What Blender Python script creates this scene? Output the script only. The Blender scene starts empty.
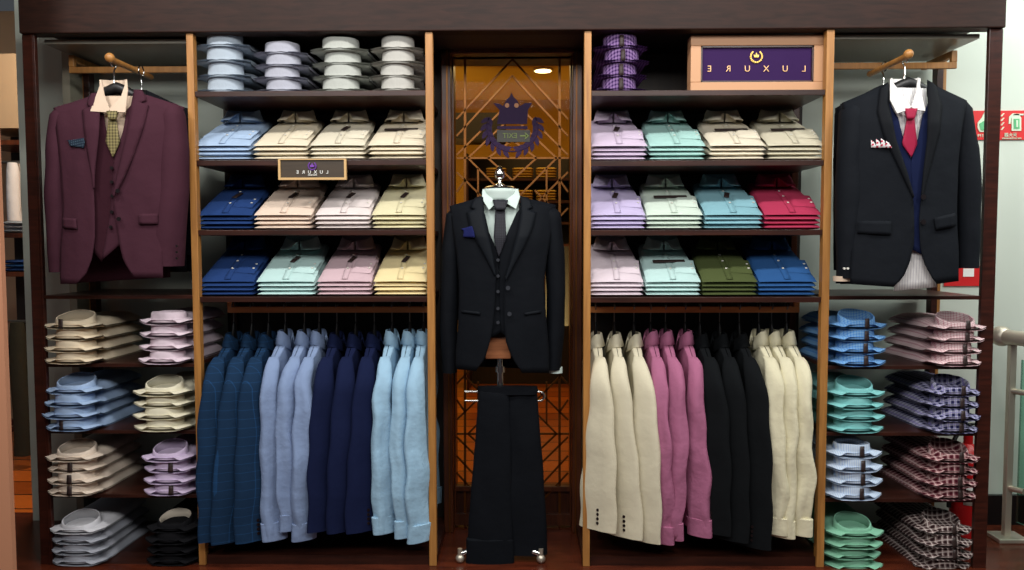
import bpy, math, random
from mathutils import Vector, Matrix, noise
random.seed(7)
S = bpy.context.scene
COL = S.collection
PI = math.pi
# ------------------------------------------------------------------ camera
FPX = 760.0
cam_d = bpy.data.cameras.new('camera'); cam = bpy.data.objects.new('camera', cam_d); COL.objects.link(cam)
cam_d.sensor_width = 36; cam_d.lens = FPX/1024*36; cam_d.clip_start = .05
CM = (Matrix.Translation((0.04, -2.82, 1.22)) @ Matrix.Rotation(math.radians(0.8), 4, 'Z')
      @ Matrix.Rotation(math.radians(90-3.09), 4, 'X') @ Matrix.Rotation(math.radians(-0.12), 4, 'Z'))
cam.matrix_world = CM
S.camera = cam
def F(px, py, Y=0.0):
    d = CM.to_3x3() @ Vector(((px-512)/FPX, (285-py)/FPX, -1))
    o = CM.translation
    t = (Y-o.y)/d.y
    return o + d*t
def FX(px, py=300, Y=0.0): return F(px, py, Y).x
def FZ(py, px=512, Y=0.0): return F(px, py, Y).z

# ------------------------------------------------------------------ materials
def srgb(c):
    return tuple(((v/255/12.92) if v/255 <= .04045 else ((v/255+.055)/1.055)**2.4) for v in c) + (1,)
MATS = {}
def newmat(name):
    m = bpy.data.materials.new(name); m.use_nodes = True
    nt = m.node_tree; b = nt.nodes['Principled BSDF']
    return m, nt, b
def plain(name, c, rough=.5, metal=0, emit=0, spec=.5):
    if name in MATS: return MATS[name]
    m, nt, b = newmat(name)
    b.inputs['Base Color'].default_value = srgb(c)
    b.inputs['Roughness'].default_value = rough; b.inputs['Metallic'].default_value = metal
    b.inputs['Specular IOR Level'].default_value = spec
    if emit:
        b.inputs['Emission Color'].default_value = srgb(c); b.inputs['Emission Strength'].default_value = emit
    n = nt.nodes.new('ShaderNodeTexNoise'); n.inputs['Scale'].default_value = 30
    r = nt.nodes.new('ShaderNodeMapRange'); r.inputs[3].default_value = max(.02, rough-.06); r.inputs[4].default_value = min(1, rough+.06)
    nt.links.new(n.outputs[0], r.inputs[0]); nt.links.new(r.outputs[0], b.inputs['Roughness'])
    MATS[name] = m; return m
def wood(name, c1, c2, rough=.35, scale=(3, 3, 30), spec=.5):
    m, nt, b = newmat(name)
    tc = nt.nodes.new('ShaderNodeTexCoord'); mp = nt.nodes.new('ShaderNodeMapping'); mp.inputs['Scale'].default_value = scale
    n = nt.nodes.new('ShaderNodeTexNoise'); n.inputs['Scale'].default_value = 2.5; n.inputs['Detail'].default_value = 6; n.inputs['Distortion'].default_value = .6
    r = nt.nodes.new('ShaderNodeValToRGB'); r.color_ramp.elements[0].color = srgb(c1); r.color_ramp.elements[1].color = srgb(c2)
    r.color_ramp.elements[0].position = .3; r.color_ramp.elements[1].position = .7
    nt.links.new(tc.outputs['Object'], mp.inputs[0]); nt.links.new(mp.outputs[0], n.inputs['Vector'])
    nt.links.new(n.outputs[0], r.inputs[0]); nt.links.new(r.outputs[0], b.inputs['Base Color'])
    b.inputs['Roughness'].default_value = rough; b.inputs['Specular IOR Level'].default_value = spec
    MATS[name] = m; return m
def mathn(nt, op, a, bb=None):
    n = nt.nodes.new('ShaderNodeMath'); n.operation = op
    for i, v in enumerate((a, bb)):
        if v is None: continue
        if isinstance(v, (int, float)): n.inputs[i].default_value = v
        else: nt.links.new(v, n.inputs[i])
    return n.outputs[0]
def mixc(nt, fac, a, b_):
    n = nt.nodes.new('ShaderNodeMix'); n.data_type = 'RGBA'
    if isinstance(fac, (int, float)): n.inputs[0].default_value = fac
    else: nt.links.new(fac, n.inputs[0])
    for idx, v in ((6, a), (7, b_)):
        if isinstance(v, tuple): n.inputs[idx].default_value = v
        else: nt.links.new(v, n.inputs[idx])
    return n.outputs[2]
def fabric(name, c, c2=None, pat=None, freq=60, duty=.35, rough=.9, sheen=0.0, crease=.35, c3=None, spec=.12, yz=True):
    """cloth: weave bump + soft creases; pat None | check | plaid | stripe | dots"""
    if name in MATS: return MATS[name]
    m, nt, b = newmat(name)
    tc = nt.nodes.new('ShaderNodeTexCoord')
    n = nt.nodes.new('ShaderNodeTexNoise'); n.inputs['Scale'].default_value = 14; n.inputs['Detail'].default_value = 3
    nt.links.new(tc.outputs['Object'], n.inputs['Vector'])
    lm = .3*c[0]+.59*c[1]+.11*c[2]; c = tuple((.84*v+.16*lm)*.965 for v in c)
    base = srgb(c)
    col = mixc(nt, mathn(nt, 'MULTIPLY', n.outputs[0], .45), base, tuple(v*.72 for v in base[:3])+(1,))
    if pat:
        sx = nt.nodes.new('ShaderNodeSeparateXYZ'); nt.links.new(tc.outputs['Object'], sx.inputs[0])
        X = sx.outputs[0]; Z = mathn(nt, 'ADD', sx.outputs[2], sx.outputs[1]) if yz else sx.outputs[2]
        def band(v, f, d, off=0.0):
            v = mathn(nt, 'ADD', mathn(nt, 'MULTIPLY', v, f), off)
            return mathn(nt, 'LESS_THAN', mathn(nt, 'FRACT', v), d)
        p2 = srgb(c2)
        if pat == 'check':
            a = band(X, freq, duty); bb = band(Z, freq, duty)
            col = mixc(nt, mathn(nt, 'MULTIPLY', mathn(nt, 'ADD', a, bb), .5), col, p2)
        elif pat == 'plaid':
            a = band(X, freq, duty); bb = band(Z, freq, duty)
            col = mixc(nt, mathn(nt, 'MULTIPLY', mathn(nt, 'ADD', a, bb), .5), col, p2)
            p3 = srgb(c3 or (235, 235, 235))
            a = band(X, freq, .12, .35); bb = band(Z, freq, .12, .35)
            col = mixc(nt, mathn(nt, 'MULTIPLY', mathn(nt, 'MAXIMUM', a, bb), .8), col, p3)
        elif pat == 'stripe':
            col = mixc(nt, band(X, freq, duty), col, p2)
        elif pat == 'dots':
            a = band(X, freq, .5); bb = band(Z, freq, .5)
            col = mixc(nt, mathn(nt, 'MULTIPLY', a, bb), col, p2)
    nt.links.new(col, b.inputs['Base Color'])
    b.inputs['Roughness'].default_value = rough; b.inputs['Specular IOR Level'].default_value = spec
    b.inputs['Sheen Weight'].default_value = sheen
    n2 = nt.nodes.new('ShaderNodeTexNoise'); n2.inputs['Scale'].default_value = 22; n2.inputs['Detail'].default_value = 4
    nt.links.new(tc.outputs['Object'], n2.inputs['Vector'])
    bp = nt.nodes.new('ShaderNodeBump'); bp.inputs['Strength'].default_value = crease; bp.inputs['Distance'].default_value = .012
    nt.links.new(n2.outputs[0], bp.inputs['Height']); nt.links.new(bp.outputs[0], b.inputs['Normal'])
    MATS[name] = m; return m
def glassmat(name, tint, refl=.1):
    m = bpy.data.materials.new(name); m.use_nodes = True; nt = m.node_tree; nt.nodes.clear()
    o = nt.nodes.new('ShaderNodeOutputMaterial'); t = nt.nodes.new('ShaderNodeBsdfTransparent'); g = nt.nodes.new('ShaderNodeBsdfGlossy')
    t.inputs[0].default_value = tint; g.inputs['Roughness'].default_value = .03
    lw = nt.nodes.new('ShaderNodeLayerWeight'); lw.inputs[0].default_value = .25
    mx = nt.nodes.new('ShaderNodeMixShader'); f = mathn(nt, 'MULTIPLY', lw.outputs['Fresnel'], refl*4)
    nt.links.new(f, mx.inputs[0]); nt.links.new(t.outputs[0], mx.inputs[1]); nt.links.new(g.outputs[0], mx.inputs[2]); nt.links.new(mx.outputs[0], o.inputs[0])
    MATS[name] = m; return m

M_dark = wood('mahogany', (38, 16, 11), (66, 29, 20), .32, (3, 3, 25))
M_darkh = wood('mahogany_flat', (32, 18, 13), (48, 27, 20), .55, (4, 20, 30), .2)
M_shelf = wood('shelf_wood', (36, 17, 12), (60, 29, 20), .35, (2, 20, 20), .35)
M_oak = wood('golden_oak', (150, 100, 48), (182, 128, 66), .45, (25, 25, 2))
M_back = wood('dark_back', (30, 22, 17), (44, 33, 25), .6, (20, 20, 2))
M_jamb = wood('jamb_wood', (60, 28, 15), (92, 46, 22), .35, (20, 20, 2))
M_wall = plain('wall_paint', (196, 204, 192), .8)
M_black = plain('black_plastic', (14, 14, 15), .45)
M_chrome = plain('chrome', (215, 215, 212), .12, 1)
M_hook = plain('hook_steel', (120, 118, 114), .3, .9)
M_steel = plain('brushed_steel', (200, 192, 176), .42, .75)
M_gold = plain('lattice_bronze', (120, 74, 30), .38, .75)
M_letter = plain('letter_gold', (226, 178, 126), .4, .1)
M_white = plain('white_paint', (238, 238, 232), .6)
M_red = plain('sign_red', (205, 28, 30), .5)
M_rede = plain('extinguisher_red', (190, 20, 24), .3)
M_green = plain('sign_green', (92, 176, 120), .5)
M_purple = plain('emblem_purple', (44, 22, 60), .6, spec=.2)
M_purpled = fabric('sign_purple', (56, 26, 86), rough=.7, crease=.05)
M_btn_d = plain('dark_button', (22, 16, 18), .3)
M_btn_w = plain('pearl_button', (225, 222, 212), .3)
M_tag = plain('dark_tag', (44, 28, 26), .6)

# ------------------------------------------------------------------ mesh builder
class MB:
    def __init__(s): s.v = []; s.f = []
    def add(s, vs, fs):
        o = len(s.v); s.v += [tuple(v) for v in vs]; s.f += [tuple(i+o for i in f) for f in fs]; return s
    def box(s, x0, x1, y0, y1, z0, z1):
        vs = [(x, y, z) for z in (z0, z1) for y in (y0, y1) for x in (x0, x1)]
        return s.add(vs, [(0, 2, 3, 1), (4, 5, 7, 6), (0, 1, 5, 4), (2, 6, 7, 3), (0, 4, 6, 2), (1, 3, 7, 5)])
    def grid(s, rows, cu=False, cv=False):
        nr = len(rows); nc = len(rows[0]); fs = []
        for i in range(nr if cv else nr-1):
            for j in range(nc if cu else nc-1):
                a = i*nc+j; b = i*nc+(j+1) % nc; i2 = (i+1) % nr
                fs.append((a, b, i2*nc+(j+1) % nc, i2*nc+j))
        return s.add([p for r in rows for p in r], fs)
    def loft(s, rings, cap=True):
        n = len(rings[0]); o = len(s.v)
        s.grid(rings, cu=True)
        if cap:
            s.f.append(tuple(o+i for i in reversed(range(n)))); s.f.append(tuple(o+(len(rings)-1)*n+i for i in range(n)))
        return s
    def tube(s, pts, r, n=10, cap=True):
        pts = [Vector(p) for p in pts]; rings = []
        rr = r if isinstance(r, (list, tuple)) else [r]*len(pts)
        up = None
        for i, p in enumerate(pts):
            t = (pts[min(i+1, len(pts)-1)]-pts[max(i-1, 0)]).normalized()
            if up is None:
                up = Vector((0, 0, 1)) if abs(t.z) < .9 else Vector((0, 1, 0))
            a = t.cross(up).normalized(); b = a.cross(t).normalized(); up = b
            rings.append([p+(a*math.cos(k*2*PI/n)+b*math.sin(k*2*PI/n))*rr[i] for k in range(n)])
        return s.loft(rings, cap)
    def disc(s, c, r, axis=(0, -1, 0), h=.003, n=12):
        c = Vector(c); a = Vector(axis).normalized()
        return s.tube([c, c+a*h], r, n)
    def prism(s, poly, y0, y1):
        n = len(poly); vs = [(p[0], y0, p[1]) for p in poly]+[(p[0], y1, p[1]) for p in poly]
        fs = [tuple(range(n)), tuple(range(2*n-1, n-1, -1))]+[(i, (i+n), (i+1) % n+n, (i+1) % n) for i in range(n)]
        return s.add(vs, fs)
    def bar(s, a, b, w, y0, y1):
        a = Vector(a); b = Vector(b); d = (b-a).normalized(); n_ = Vector((-d.y, d.x))*w/2
        return s.prism([a+n_, b+n_, b-n_, a-n_], y0, y1)
    def sphere(s, c, r, n=12, sc=(1, 1, 1)):
        rings = []
        for i in range(1, n):
            th = PI*i/n
            rings.append([(c[0]+r*sc[0]*math.sin(th)*math.cos(2*PI*k/n), c[1]+r*sc[1]*math.sin(th)*math.sin(2*PI*k/n), c[2]+r*sc[2]*math.cos(th)) for k in range(n)])
        return s.loft(rings)
    def jitter(s, amp, sc=8, seed=0):
        for i, v in enumerate(s.v):
            q = Vector(v)*sc+Vector((seed*3.1, seed*1.7, seed))
            d = noise.noise_vector(q)*amp
            s.v[i] = (v[0]+d.x, v[1]+d.y, v[2]+d.z)
        return s
    def mesh(s, name, mat, smooth=True, ang=40):
        me = bpy.data.meshes.new(name); me.from_pydata(s.v, [], s.f); me.validate()
        import bmesh
        bm = bmesh.new(); bm.from_mesh(me); bmesh.ops.recalc_face_normals(bm, faces=bm.faces)
        for f in bm.faces: f.smooth = smooth
        lim = math.radians(ang)
        for e in bm.edges:
            if len(e.link_faces) == 2 and e.calc_face_angle(0) > lim: e.smooth = False
        bm.to_mesh(me); bm.free()
        me.materials.append(mat); return me
def obj(name, mb, mat, parent=None, solid=0, bevel=0, smooth=True, ang=40, loc=None, sub=0):
    me = mb.mesh(name, mat, smooth, ang) if isinstance(mb, MB) else mb
    o = bpy.data.objects.new(name, me); COL.objects.link(o)
    if parent: o.parent = parent
    if loc: o.location = loc
    if solid:
        q = o.modifiers.new('solid', 'SOLIDIFY'); q.thickness = solid; q.offset = 0
    if bevel:
        q = o.modifiers.new('bevel', 'BEVEL'); q.width = bevel; q.segments = 2; q.limit_method = 'ANGLE'
    if sub:
        q = o.modifiers.new('sub', 'SUBSURF'); q.levels = sub; q.render_levels = sub
    return o
def islands(mb):
    par = list(range(len(mb.v)))
    def fd(i):
        while par[i] != i: par[i] = par[par[i]]; i = par[i]
        return i
    for f in mb.f:
        a = fd(f[0])
        for q in f[1:]:
            b = fd(q)
            if b != a: par[b] = a
    gr = {}
    for f in mb.f: gr.setdefault(fd(f[0]), []).append(f)
    out = []
    for fs in gr.values():
        ids = sorted({i for f in fs for i in f}); mp = {o: n for n, o in enumerate(ids)}
        m = MB(); m.v = [mb.v[i] for i in ids]; m.f = [tuple(mp[i] for i in f) for f in fs]; out.append(m)
    return out
def pieces(name, mb, *a, **k):
    return [obj(name, m, *a, **k) for m in islands(mb)]
def thing(name, label, cat, loc=(0, 0, 0), rz=0, group=None):
    o = bpy.data.objects.new(name, None); COL.objects.link(o); o.empty_display_size = .05
    o.location = loc; o.rotation_euler = (0, 0, rz); return tag(o, label, cat, group)
def tag(o, label, cat, group=None):
    o['label'] = label; o['category'] = cat
    if group: o['group'] = group
    return o
def struct(o):
    o['kind'] = 'structure'; return o
def dup(root, loc, rz=0):
    r = root.copy(); COL.objects.link(r); r.location = loc; r.rotation_euler = (0, 0, rz)
    for ch in list(root.children):
        c = ch.copy(); COL.objects.link(c); c.parent = r
        for g in list(ch.children):
            d = g.copy(); COL.objects.link(d); d.parent = c
    return r
def lerp(a, b, t): return a+(b-a)*t
def interp(pts, t):
    """piecewise-linear with smoothing on list of (key, value)"""
    if t <= pts[0][0]: return pts[0][1]
    for (a, va), (b, vb) in zip(pts, pts[1:]):
        if t <= b:
            u = (t-a)/(b-a) if b > a else 0
            return lerp(va, vb, u)
    return pts[-1][1]

# ------------------------------------------------------------------ room shell
YW = 0.46            # wall plane behind the cabinet
def boxs(name, x0, x1, y0, y1, z0, z1, mat, bevel=0):
    return struct(obj(name, MB().box(x0, x1, y0, y1, z0, z1), mat, bevel=bevel, smooth=False))
xDL, xDR = FX(447, 300, .42), FX(578, 300, .42)
zDT = FZ(50, 512, .42)
xWL = FX(25, 300, YW); xWR = 4.2
ZC = 2.75
boxs('wall_back', xWL, xDL-.005, YW, YW+.10, 0, ZC, M_wall)
boxs('wall_right', xDR+.005, xWR, YW, YW+.10, 0, ZC, M_wall)
boxs('trim_1', xDL-.005, xDR+.005, YW, YW+.10, zDT+.0, ZC, M_wall)
# shop floor: polished dark tile in front, warm planks behind the door
def plank_floor():
    m, nt, b = newmat('warm_planks')
    tc = nt.nodes.new('ShaderNodeTexCoord'); sx = nt.nodes.new('ShaderNodeSeparateXYZ'); nt.links.new(tc.outputs['Object'], sx.inputs[0])
    y = mathn(nt, 'MULTIPLY', sx.outputs[1], 5.0)
    fl = mathn(nt, 'FLOOR', y); gap = mathn(nt, 'LESS_THAN', mathn(nt, 'FRACT', y), .07)
    wn = nt.nodes.new('ShaderNodeTexWhiteNoise'); wn.noise_dimensions = '1D'; nt.links.new(fl, wn.inputs['W'])
    mp = nt.nodes.new('ShaderNodeMapping'); mp.inputs['Scale'].default_value = (1.2, 12, 1); nt.links.new(tc.outputs['Object'], mp.inputs[0])
    n = nt.nodes.new('ShaderNodeTexNoise'); n.inputs['Scale'].default_value = 3; nt.links.new(mp.outputs[0], n.inputs['Vector'])
    f = mathn(nt, 'ADD', mathn(nt, 'MULTIPLY', wn.outputs[0], .6), mathn(nt, 'MULTIPLY', n.outputs[0], .4))
    c = mixc(nt, f, srgb((126, 54, 14)), srgb((214, 112, 38)))
    c = mixc(nt, gap, c, srgb((50, 20, 6))); nt.links.new(c, b.inputs['Base Color']); b.inputs['Roughness'].default_value = .3
    return m
M_plank = plank_floor()
M_tile = plain('floor_dark', (58, 34, 28), .25)
boxs('floor', -4.5, 4.5, -4.5, YW+.1, -.1, 0, wood('floor_wood', (60, 24, 14), (96, 42, 24), .25, (2, 14, 1)))
boxs('trim_2', -4.5, 4.5, YW+.1, 7.5, -.1, 0, M_plank)
boxs('baseboard_right', FX(985, 500, YW), xWR, YW-.02, YW, 0, .13, plain('black_skirting', (16, 15, 16), .3))

# ------------------------------------------------------------------ display cabinet
cab = thing('display_cabinet', 'wall-wide dark mahogany shop display cabinet with oak-edged uprights around a glass doorway', 'cabinet', (0, 0, 0))
zHB = FZ(31.5, 512, 0)          # header underside
xL0, xL1 = FX(31.2), FX(43.6)
xR1, xR0 = FX(994.8), FX(981.3)
D = .42
obj('header_panel', MB().box(xL0, xR1, -.015, .05, zHB, 2.28), M_darkh, cab, bevel=.004, smooth=False)
obj('top_board', MB().box(xL1, xR0, .05, D, zHB+.02, zHB+.05), M_back, cab, smooth=False)
zb = 0.03
def post(x0, x1, y0, y1, z0, z1, mat, name='upright'):
    return obj(name, MB().box(x0, x1, y0, y1, z0, z1), mat, cab, bevel=.002, smooth=False)
post(xL0, xL1, 0, .018, 0, zHB, M_dark); post(xR0, xR1, 0, .018, 0, zHB, M_dark)
post(xL0+.004, xL0+.03, D-.04, D, 0, zHB, M_dark); post(xR1-.03, xR1-.004, D-.04, D, 0, zHB, M_dark)
# thin moulding on inner edge of the outer posts
pieces('edge_moulding', MB().box(xL1-.012, xL1-.007, -.004, 0, 0, zHB), M_dark, cab, smooth=False)
XP = [(FX(192.6), FX(199.4)), (FX(427.2), FX(434.6)), (FX(583.6), FX(590.6)), (FX(821.6), FX(829.2))]
for x0, x1 in XP: post(x0, x1, -.002, .03, 0, zHB, M_oak)
# rear uprights
for px in (88, 231, 795, 940):
    x = FX(px, 200, D-.03); post(x-.013, x+.013, D-.03, D, 0, zHB, M_oak if px in (88, 940) else M_jamb, 'rear_upright')
# dark sheets added for the wall's shade in the inner bays; panelling near door
for a, b in ((FX(225, 200, D), xDL-.012), (xDR+.012, FX(801, 200, D))):
    obj('back_panel', MB().box(a, b, D+.002, D+.015, .02, zHB+.04), M_back, cab, smooth=False)
# grooved mirror door frame lines handled with door
SH = {}    # shelf surface heights
def shelf(bay, x0, x1, py, key, th=.02, y1=D-.01, cx=None):
    z = FZ(py, cx or 512, 0)
    SH[key] = z
    o = obj('shelf', MB().box(x0, x1, .004, y1, z-th, z), M_shelf, cab, bevel=.0015, smooth=False)
    return z
for bay, (x0, x1, cx) in {'LI': (XP[0][1], XP[1][0], 312), 'RI': (XP[2][1], XP[3][0], 706)}.items():
    for k, py in enumerate((90.5, 159.8, 229.8, 296.8) if bay == 'LI' else (89.8, 160.2, 229.8, 297.2)):
        shelf(bay, x0, x1, py, (bay, k), cx=cx)
for bay, (x0, x1, cx, pys) in {'LO': (xL1, XP[0][0], 118, (295.3, 363.6, 430.3, 494.5, 564)), 'RO': (XP[3][1], xR0, 905, (296, 365.8, 432.5, 499, 570))}.items():
    for k, py in enumerate(pys):
        shelf(bay, x0, x1, py, (bay, k), cx=cx, th=.014)
pieces('plinth', MB().box(XP[0][0], XP[1][1], .01, D, 0, .035).box(XP[2][0], XP[3][1], .01, D, 0, .035), M_shelf, cab, smooth=False)
# pale edged top panels inside the outer bays
M_paleedge = plain('pale_panel', (128, 124, 112), .35)
for a, b in ((xL1, XP[0][0]), (XP[3][1], xR0)):
    zz = FZ(41 if a < 0 else 36, 118 if a < 0 else 905, .06)
    obj('top_panel', MB().box(a, b, .06, D, zz-.010, zz+.006), M_paleedge, cab, smooth=False)
# rails
RY = .20
def rail(pxa, pxb, pyc, brk, y=RY, h=.024):
    a = FX(pxa, pyc, y); b = FX(pxb, pyc, y); z = FZ(pyc, (pxa+pxb)/2, y)
    m = MB().box(a, b, y-.008, y+.008, z-h/2, z+h/2)
    xb = FX(brk, pyc, y); s_ = 1 if brk > (pxa+pxb)/2 else -1
    m.box(min(xb, xb-s_*.022), max(xb, xb-s_*.022), y-.009, y+.009, z+h/2, z+h/2+.045)
    m.box(min(xb, xb-s_*.022), max(xb, xb-s_*.022), y+.008, D, z+h/2+.02, z+h/2+.045)
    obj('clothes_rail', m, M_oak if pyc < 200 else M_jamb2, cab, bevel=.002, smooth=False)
    return z
M_jamb2 = wood('rail_wood_lightened', (196, 120, 62), (220, 142, 78), .4, (2, 25, 25))  # wood colour lightened to make up for shade under the shelf
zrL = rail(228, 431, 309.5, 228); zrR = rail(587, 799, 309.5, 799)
zaL = rail(70, 190, 70, 70); zaR = rail(831, 956, 66, 956)

# ------------------------------------------------------------------ doorway and door
yD = .40
dr = struct(obj('door_1', MB().box(xDL-.01, xDL+.03, .33, YW+.1, 0, zDT).box(xDR-.03, xDR+.01, .33, YW+.1, 0, zDT)
     .box(xDL-.01, xDR+.01, .33, YW+.1, zDT-.035, zDT+.05), M_jamb, bevel=.004, smooth=False))
def DP(px, py): p = F(px, py, yD); return (p.x, p.z)
xa, xb = DP(455, 300)[0], DP(570, 300)[0]; zt = DP(512, 57)[1]; zbm = .035; zlo = DP(512, 486)[1]
fr = MB()
for (x0, x1, z0, z1) in ((xDL+.03, xa, .01, zDT-.035), (xb, xDR-.03, .01, zDT-.035), (xa, xb, zt, zDT-.035), (xa, xb, .01, .06), (xa, xb, zlo-.02, zlo+.0)):
    fr.box(x0, x1, yD-.01, yD+.03, z0, z1)
obj('door_frame', fr, M_jamb, dr, bevel=.003, smooth=False)
pieces('door_frame_bead', MB().box(xDL+.012, xDL+.018, .322, .33, 0, zDT).box(xDR-.018, xDR-.012, .322, .33, 0, zDT), M_gold, dr, smooth=False)
obj('kick_panel', MB().box(xa, xb, yD+.012, yD+.02, .06, zlo-.02), wood('kick_wood', (52, 22, 8), (80, 36, 12), .4, (20, 20, 3)), dr, smooth=False)
obj('glass_pane', MB().box(xa, xb, yD+.012, yD+.018, zlo, zt), glassmat('door_glass', (.95, .88, .72, 1), .02), dr, smooth=False)
lat = MB(); w = .0075
def ln(a, b, ww=w): lat.bar(DP(*a), DP(*b), ww, yD, yD+.008)
# (x, y) pixel drawing of one half, mirrored about 512.3 and about y 296
half = [((465, 58), (465, 540)), ((456.5, 119), (512.3, 59)), ((456.5, 136), (512.3, 75.5)), ((456.5, 158), (569, 158)) ,
        ((456.5, 155), (500, 112)), ((468, 158), (512.3, 203)), ((468, 158), (512.3, 116)), ((488, 158), (512.3, 140)), ((488, 158), (512.3, 180)),
        ((456.5, 172), (465, 180)), ((465, 180), (456.5, 192)), ((465, 180), (490, 205)), ((478, 168), (478, 210)), ((465, 215), (490, 190)),
        ((456.5, 208), (480, 232)), ((480, 232), (480, 300))]
for (a, b) in half:
    for mx in (0, 1):
        for my in (0, 1):
            if my and a[0] == 465 and b[1] == 540: continue
            q = []
            for (x, y) in (a, b):
                x = 1024.6-x if mx else x; y = 592-y if my else y
                q.append((x, y))
            if a == (456.5, 158) and mx: continue
            ln(q[0], q[1], w if a[0] != 465 or b[1] != 540 else .010)
obj('lattice', lat, M_gold, dr, smooth=False)
# crown and laurel decal on the glass
em = MB(); yE = yD-.006
def EP(px, py): p = F(px, py, yE); return (p.x, p.z)
crown = [(497, 124), (499.5, 110), (493, 103), (499, 103.5), (503, 106), (506, 100), (509.5, 97), (511.5, 92), (513.5, 97), (517, 100), (520, 106), (525, 103), (532, 103), (528, 110), (527, 124)]
em.prism([EP(*p) for p in crown], yE, yE+.003)
em.prism([EP(*p) for p in ((497, 126), (527.5, 126), (527.5, 129), (497, 129))], yE, yE+.003)
def leaf(mb, c, ang, L, W_, y0, y1, conv):
    pts = []
    for t, wv in ((-.5, 0), (-.2, .8), (.1, 1), (.35, .6), (.5, 0), (.35, -.6), (.1, -1), (-.2, -.8)):
        x = t*L; z = wv*W_/2
        pts.append(conv(c[0]+x*math.cos(ang)-z*math.sin(ang), c[1]-(x*math.sin(ang)+z*math.cos(ang))))
    mb.prism(pts, y0, y1)
for sgn in (-1, 1):
    for k in range(7):
        th = math.radians(12+k*15)            # from bottom centre up the side
        for rr, da in ((28.5, .75), (23, -.55)):
            cx_ = 512.3+sgn*rr*math.sin(th*1.05)*(1.0); cy_ = 128+rr*.92*math.cos(th*1.05)
            a = (th*1.05) + da
            ang = a if sgn > 0 else PI-a
            leaf(em, (cx_, cy_), ang, 10.5, 4.6, yE, yE+.003, EP)
stp = []
for k in range(-20, 21):
    th = math.radians(k*5.2); p_ = EP(512.3+25.5*math.sin(th), 128+23.5*math.cos(th)); stp.append((p_[0], yE+.0015, p_[1]))
em.tube(stp, .0035, 6)
obj('crown_emblem', em, M_purple, dr, smooth=False)
ce = MB()
for px in (507, 516.5): p = EP(px, 105.5); ce.disc((p[0], yE-.001, p[1]), .0095, h=.002, n=16)
pieces('crown_jewel', ce, plain('jewel_tan', (170, 110, 60), .5), dr)

def text_obj(name, body, size, mat, parent, loc, mirror=True, ext=.0015, spacing=1.0, align='CENTER', rotz=0):
    c = bpy.data.curves.new(name, 'FONT'); c.body = body; c.size = size; c.align_x = align; c.align_y = 'CENTER'; c.extrude = ext; c.space_character = spacing
    c.resolution_u = 3
    t = bpy.data.objects.new(name+'_src', c); COL.objects.link(t)
    dg = bpy.context.evaluated_depsgraph_get(); dg.update()
    me = bpy.data.meshes.new_from_object(t.evaluated_get(dg)); bpy.data.objects.remove(t); bpy.data.curves.remove(c)
    M = Matrix.Rotation(rotz, 4, 'Z') @ Matrix.Rotation(PI/2, 4, 'X') @ Matrix.Diagonal((-1 if mirror else 1, 1, 1, 1))
    me.transform(M)
    if mirror: me.flip_normals()
    me.materials.clear(); me.materials.append(mat)
    o = bpy.data.objects.new(name, me); COL.objects.link(o); o.parent = parent; o.location = loc
    return o
# small dark plate with arrow between the laurel branches
pl = MB().prism([EP(*p) for p in ((497, 130), (530, 130), (530, 142), (497, 142))], yE-.002, yE+.002)
obj('direction_plate', pl, plain('plate_dark', (34, 30, 18), .5), dr, smooth=False)
p = F(510, 136, yE)
text_obj('plate_lettering', 'EXIT', .030, plain('plate_gold', (96, 112, 40), .5), dr, (p.x, yE-.003, p.z))
ar = MB().bar(EP(520, 136), EP(527, 136), .006, yE-.005, yE-.002).prism([EP(*p) for p in ((524.5, 132), (529, 136), (524.5, 140), (526, 136))], yE-.005, yE-.002)
obj('arrow', ar, MATS['plate_gold'], dr, smooth=False)

# ------------------------------------------------------------------ room seen through the door
M_wallw = plain('ochre_wall', (168, 122, 30), .8)
boxs('wall_annex', -4.6, xDL-1.5, 2.2, 2.3, 0, 2.75, plain('beige_wall', (150, 128, 104), .8))
boxs('wall_far', -2.6, 2.6, 5.2, 5.3, 0, 2.75, M_wallw)
boxs('wall_left', xDL-1.5, xDL-1.4, YW+.1, 5.2, 0, 2.75, M_wallw)
boxs('wall_side', xDR+1.4, xDR+1.5, YW+.1, 5.2, 0, 2.75, M_wallw)
boxs('ceiling', -2.6, 2.6, YW+.1, 5.3, 2.72, 2.8, plain('ochre_ceiling', (196, 146, 40), .8))
boxs('trim_3', -1.3, -.1, 3.2, 3.6, 2.05, 2.25, plain('dark_soffit', (30, 18, 8), .6))
dl = thing('ceiling_light', 'round recessed ceiling downlight glowing beyond the latticed glass door', 'light', (F(543, 82, 3.8).x, 3.8, 2.715))
obj('rim', MB().tube([(0, 0, 0), (0, 0, -.012)], .085, 24), M_white, dl)
obj('diffuser', MB().tube([(0, 0, -.012), (0, 0, -.016)], .07, 24), plain('lamp_glow', (255, 240, 205), .5, emit=6), dl)
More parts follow.
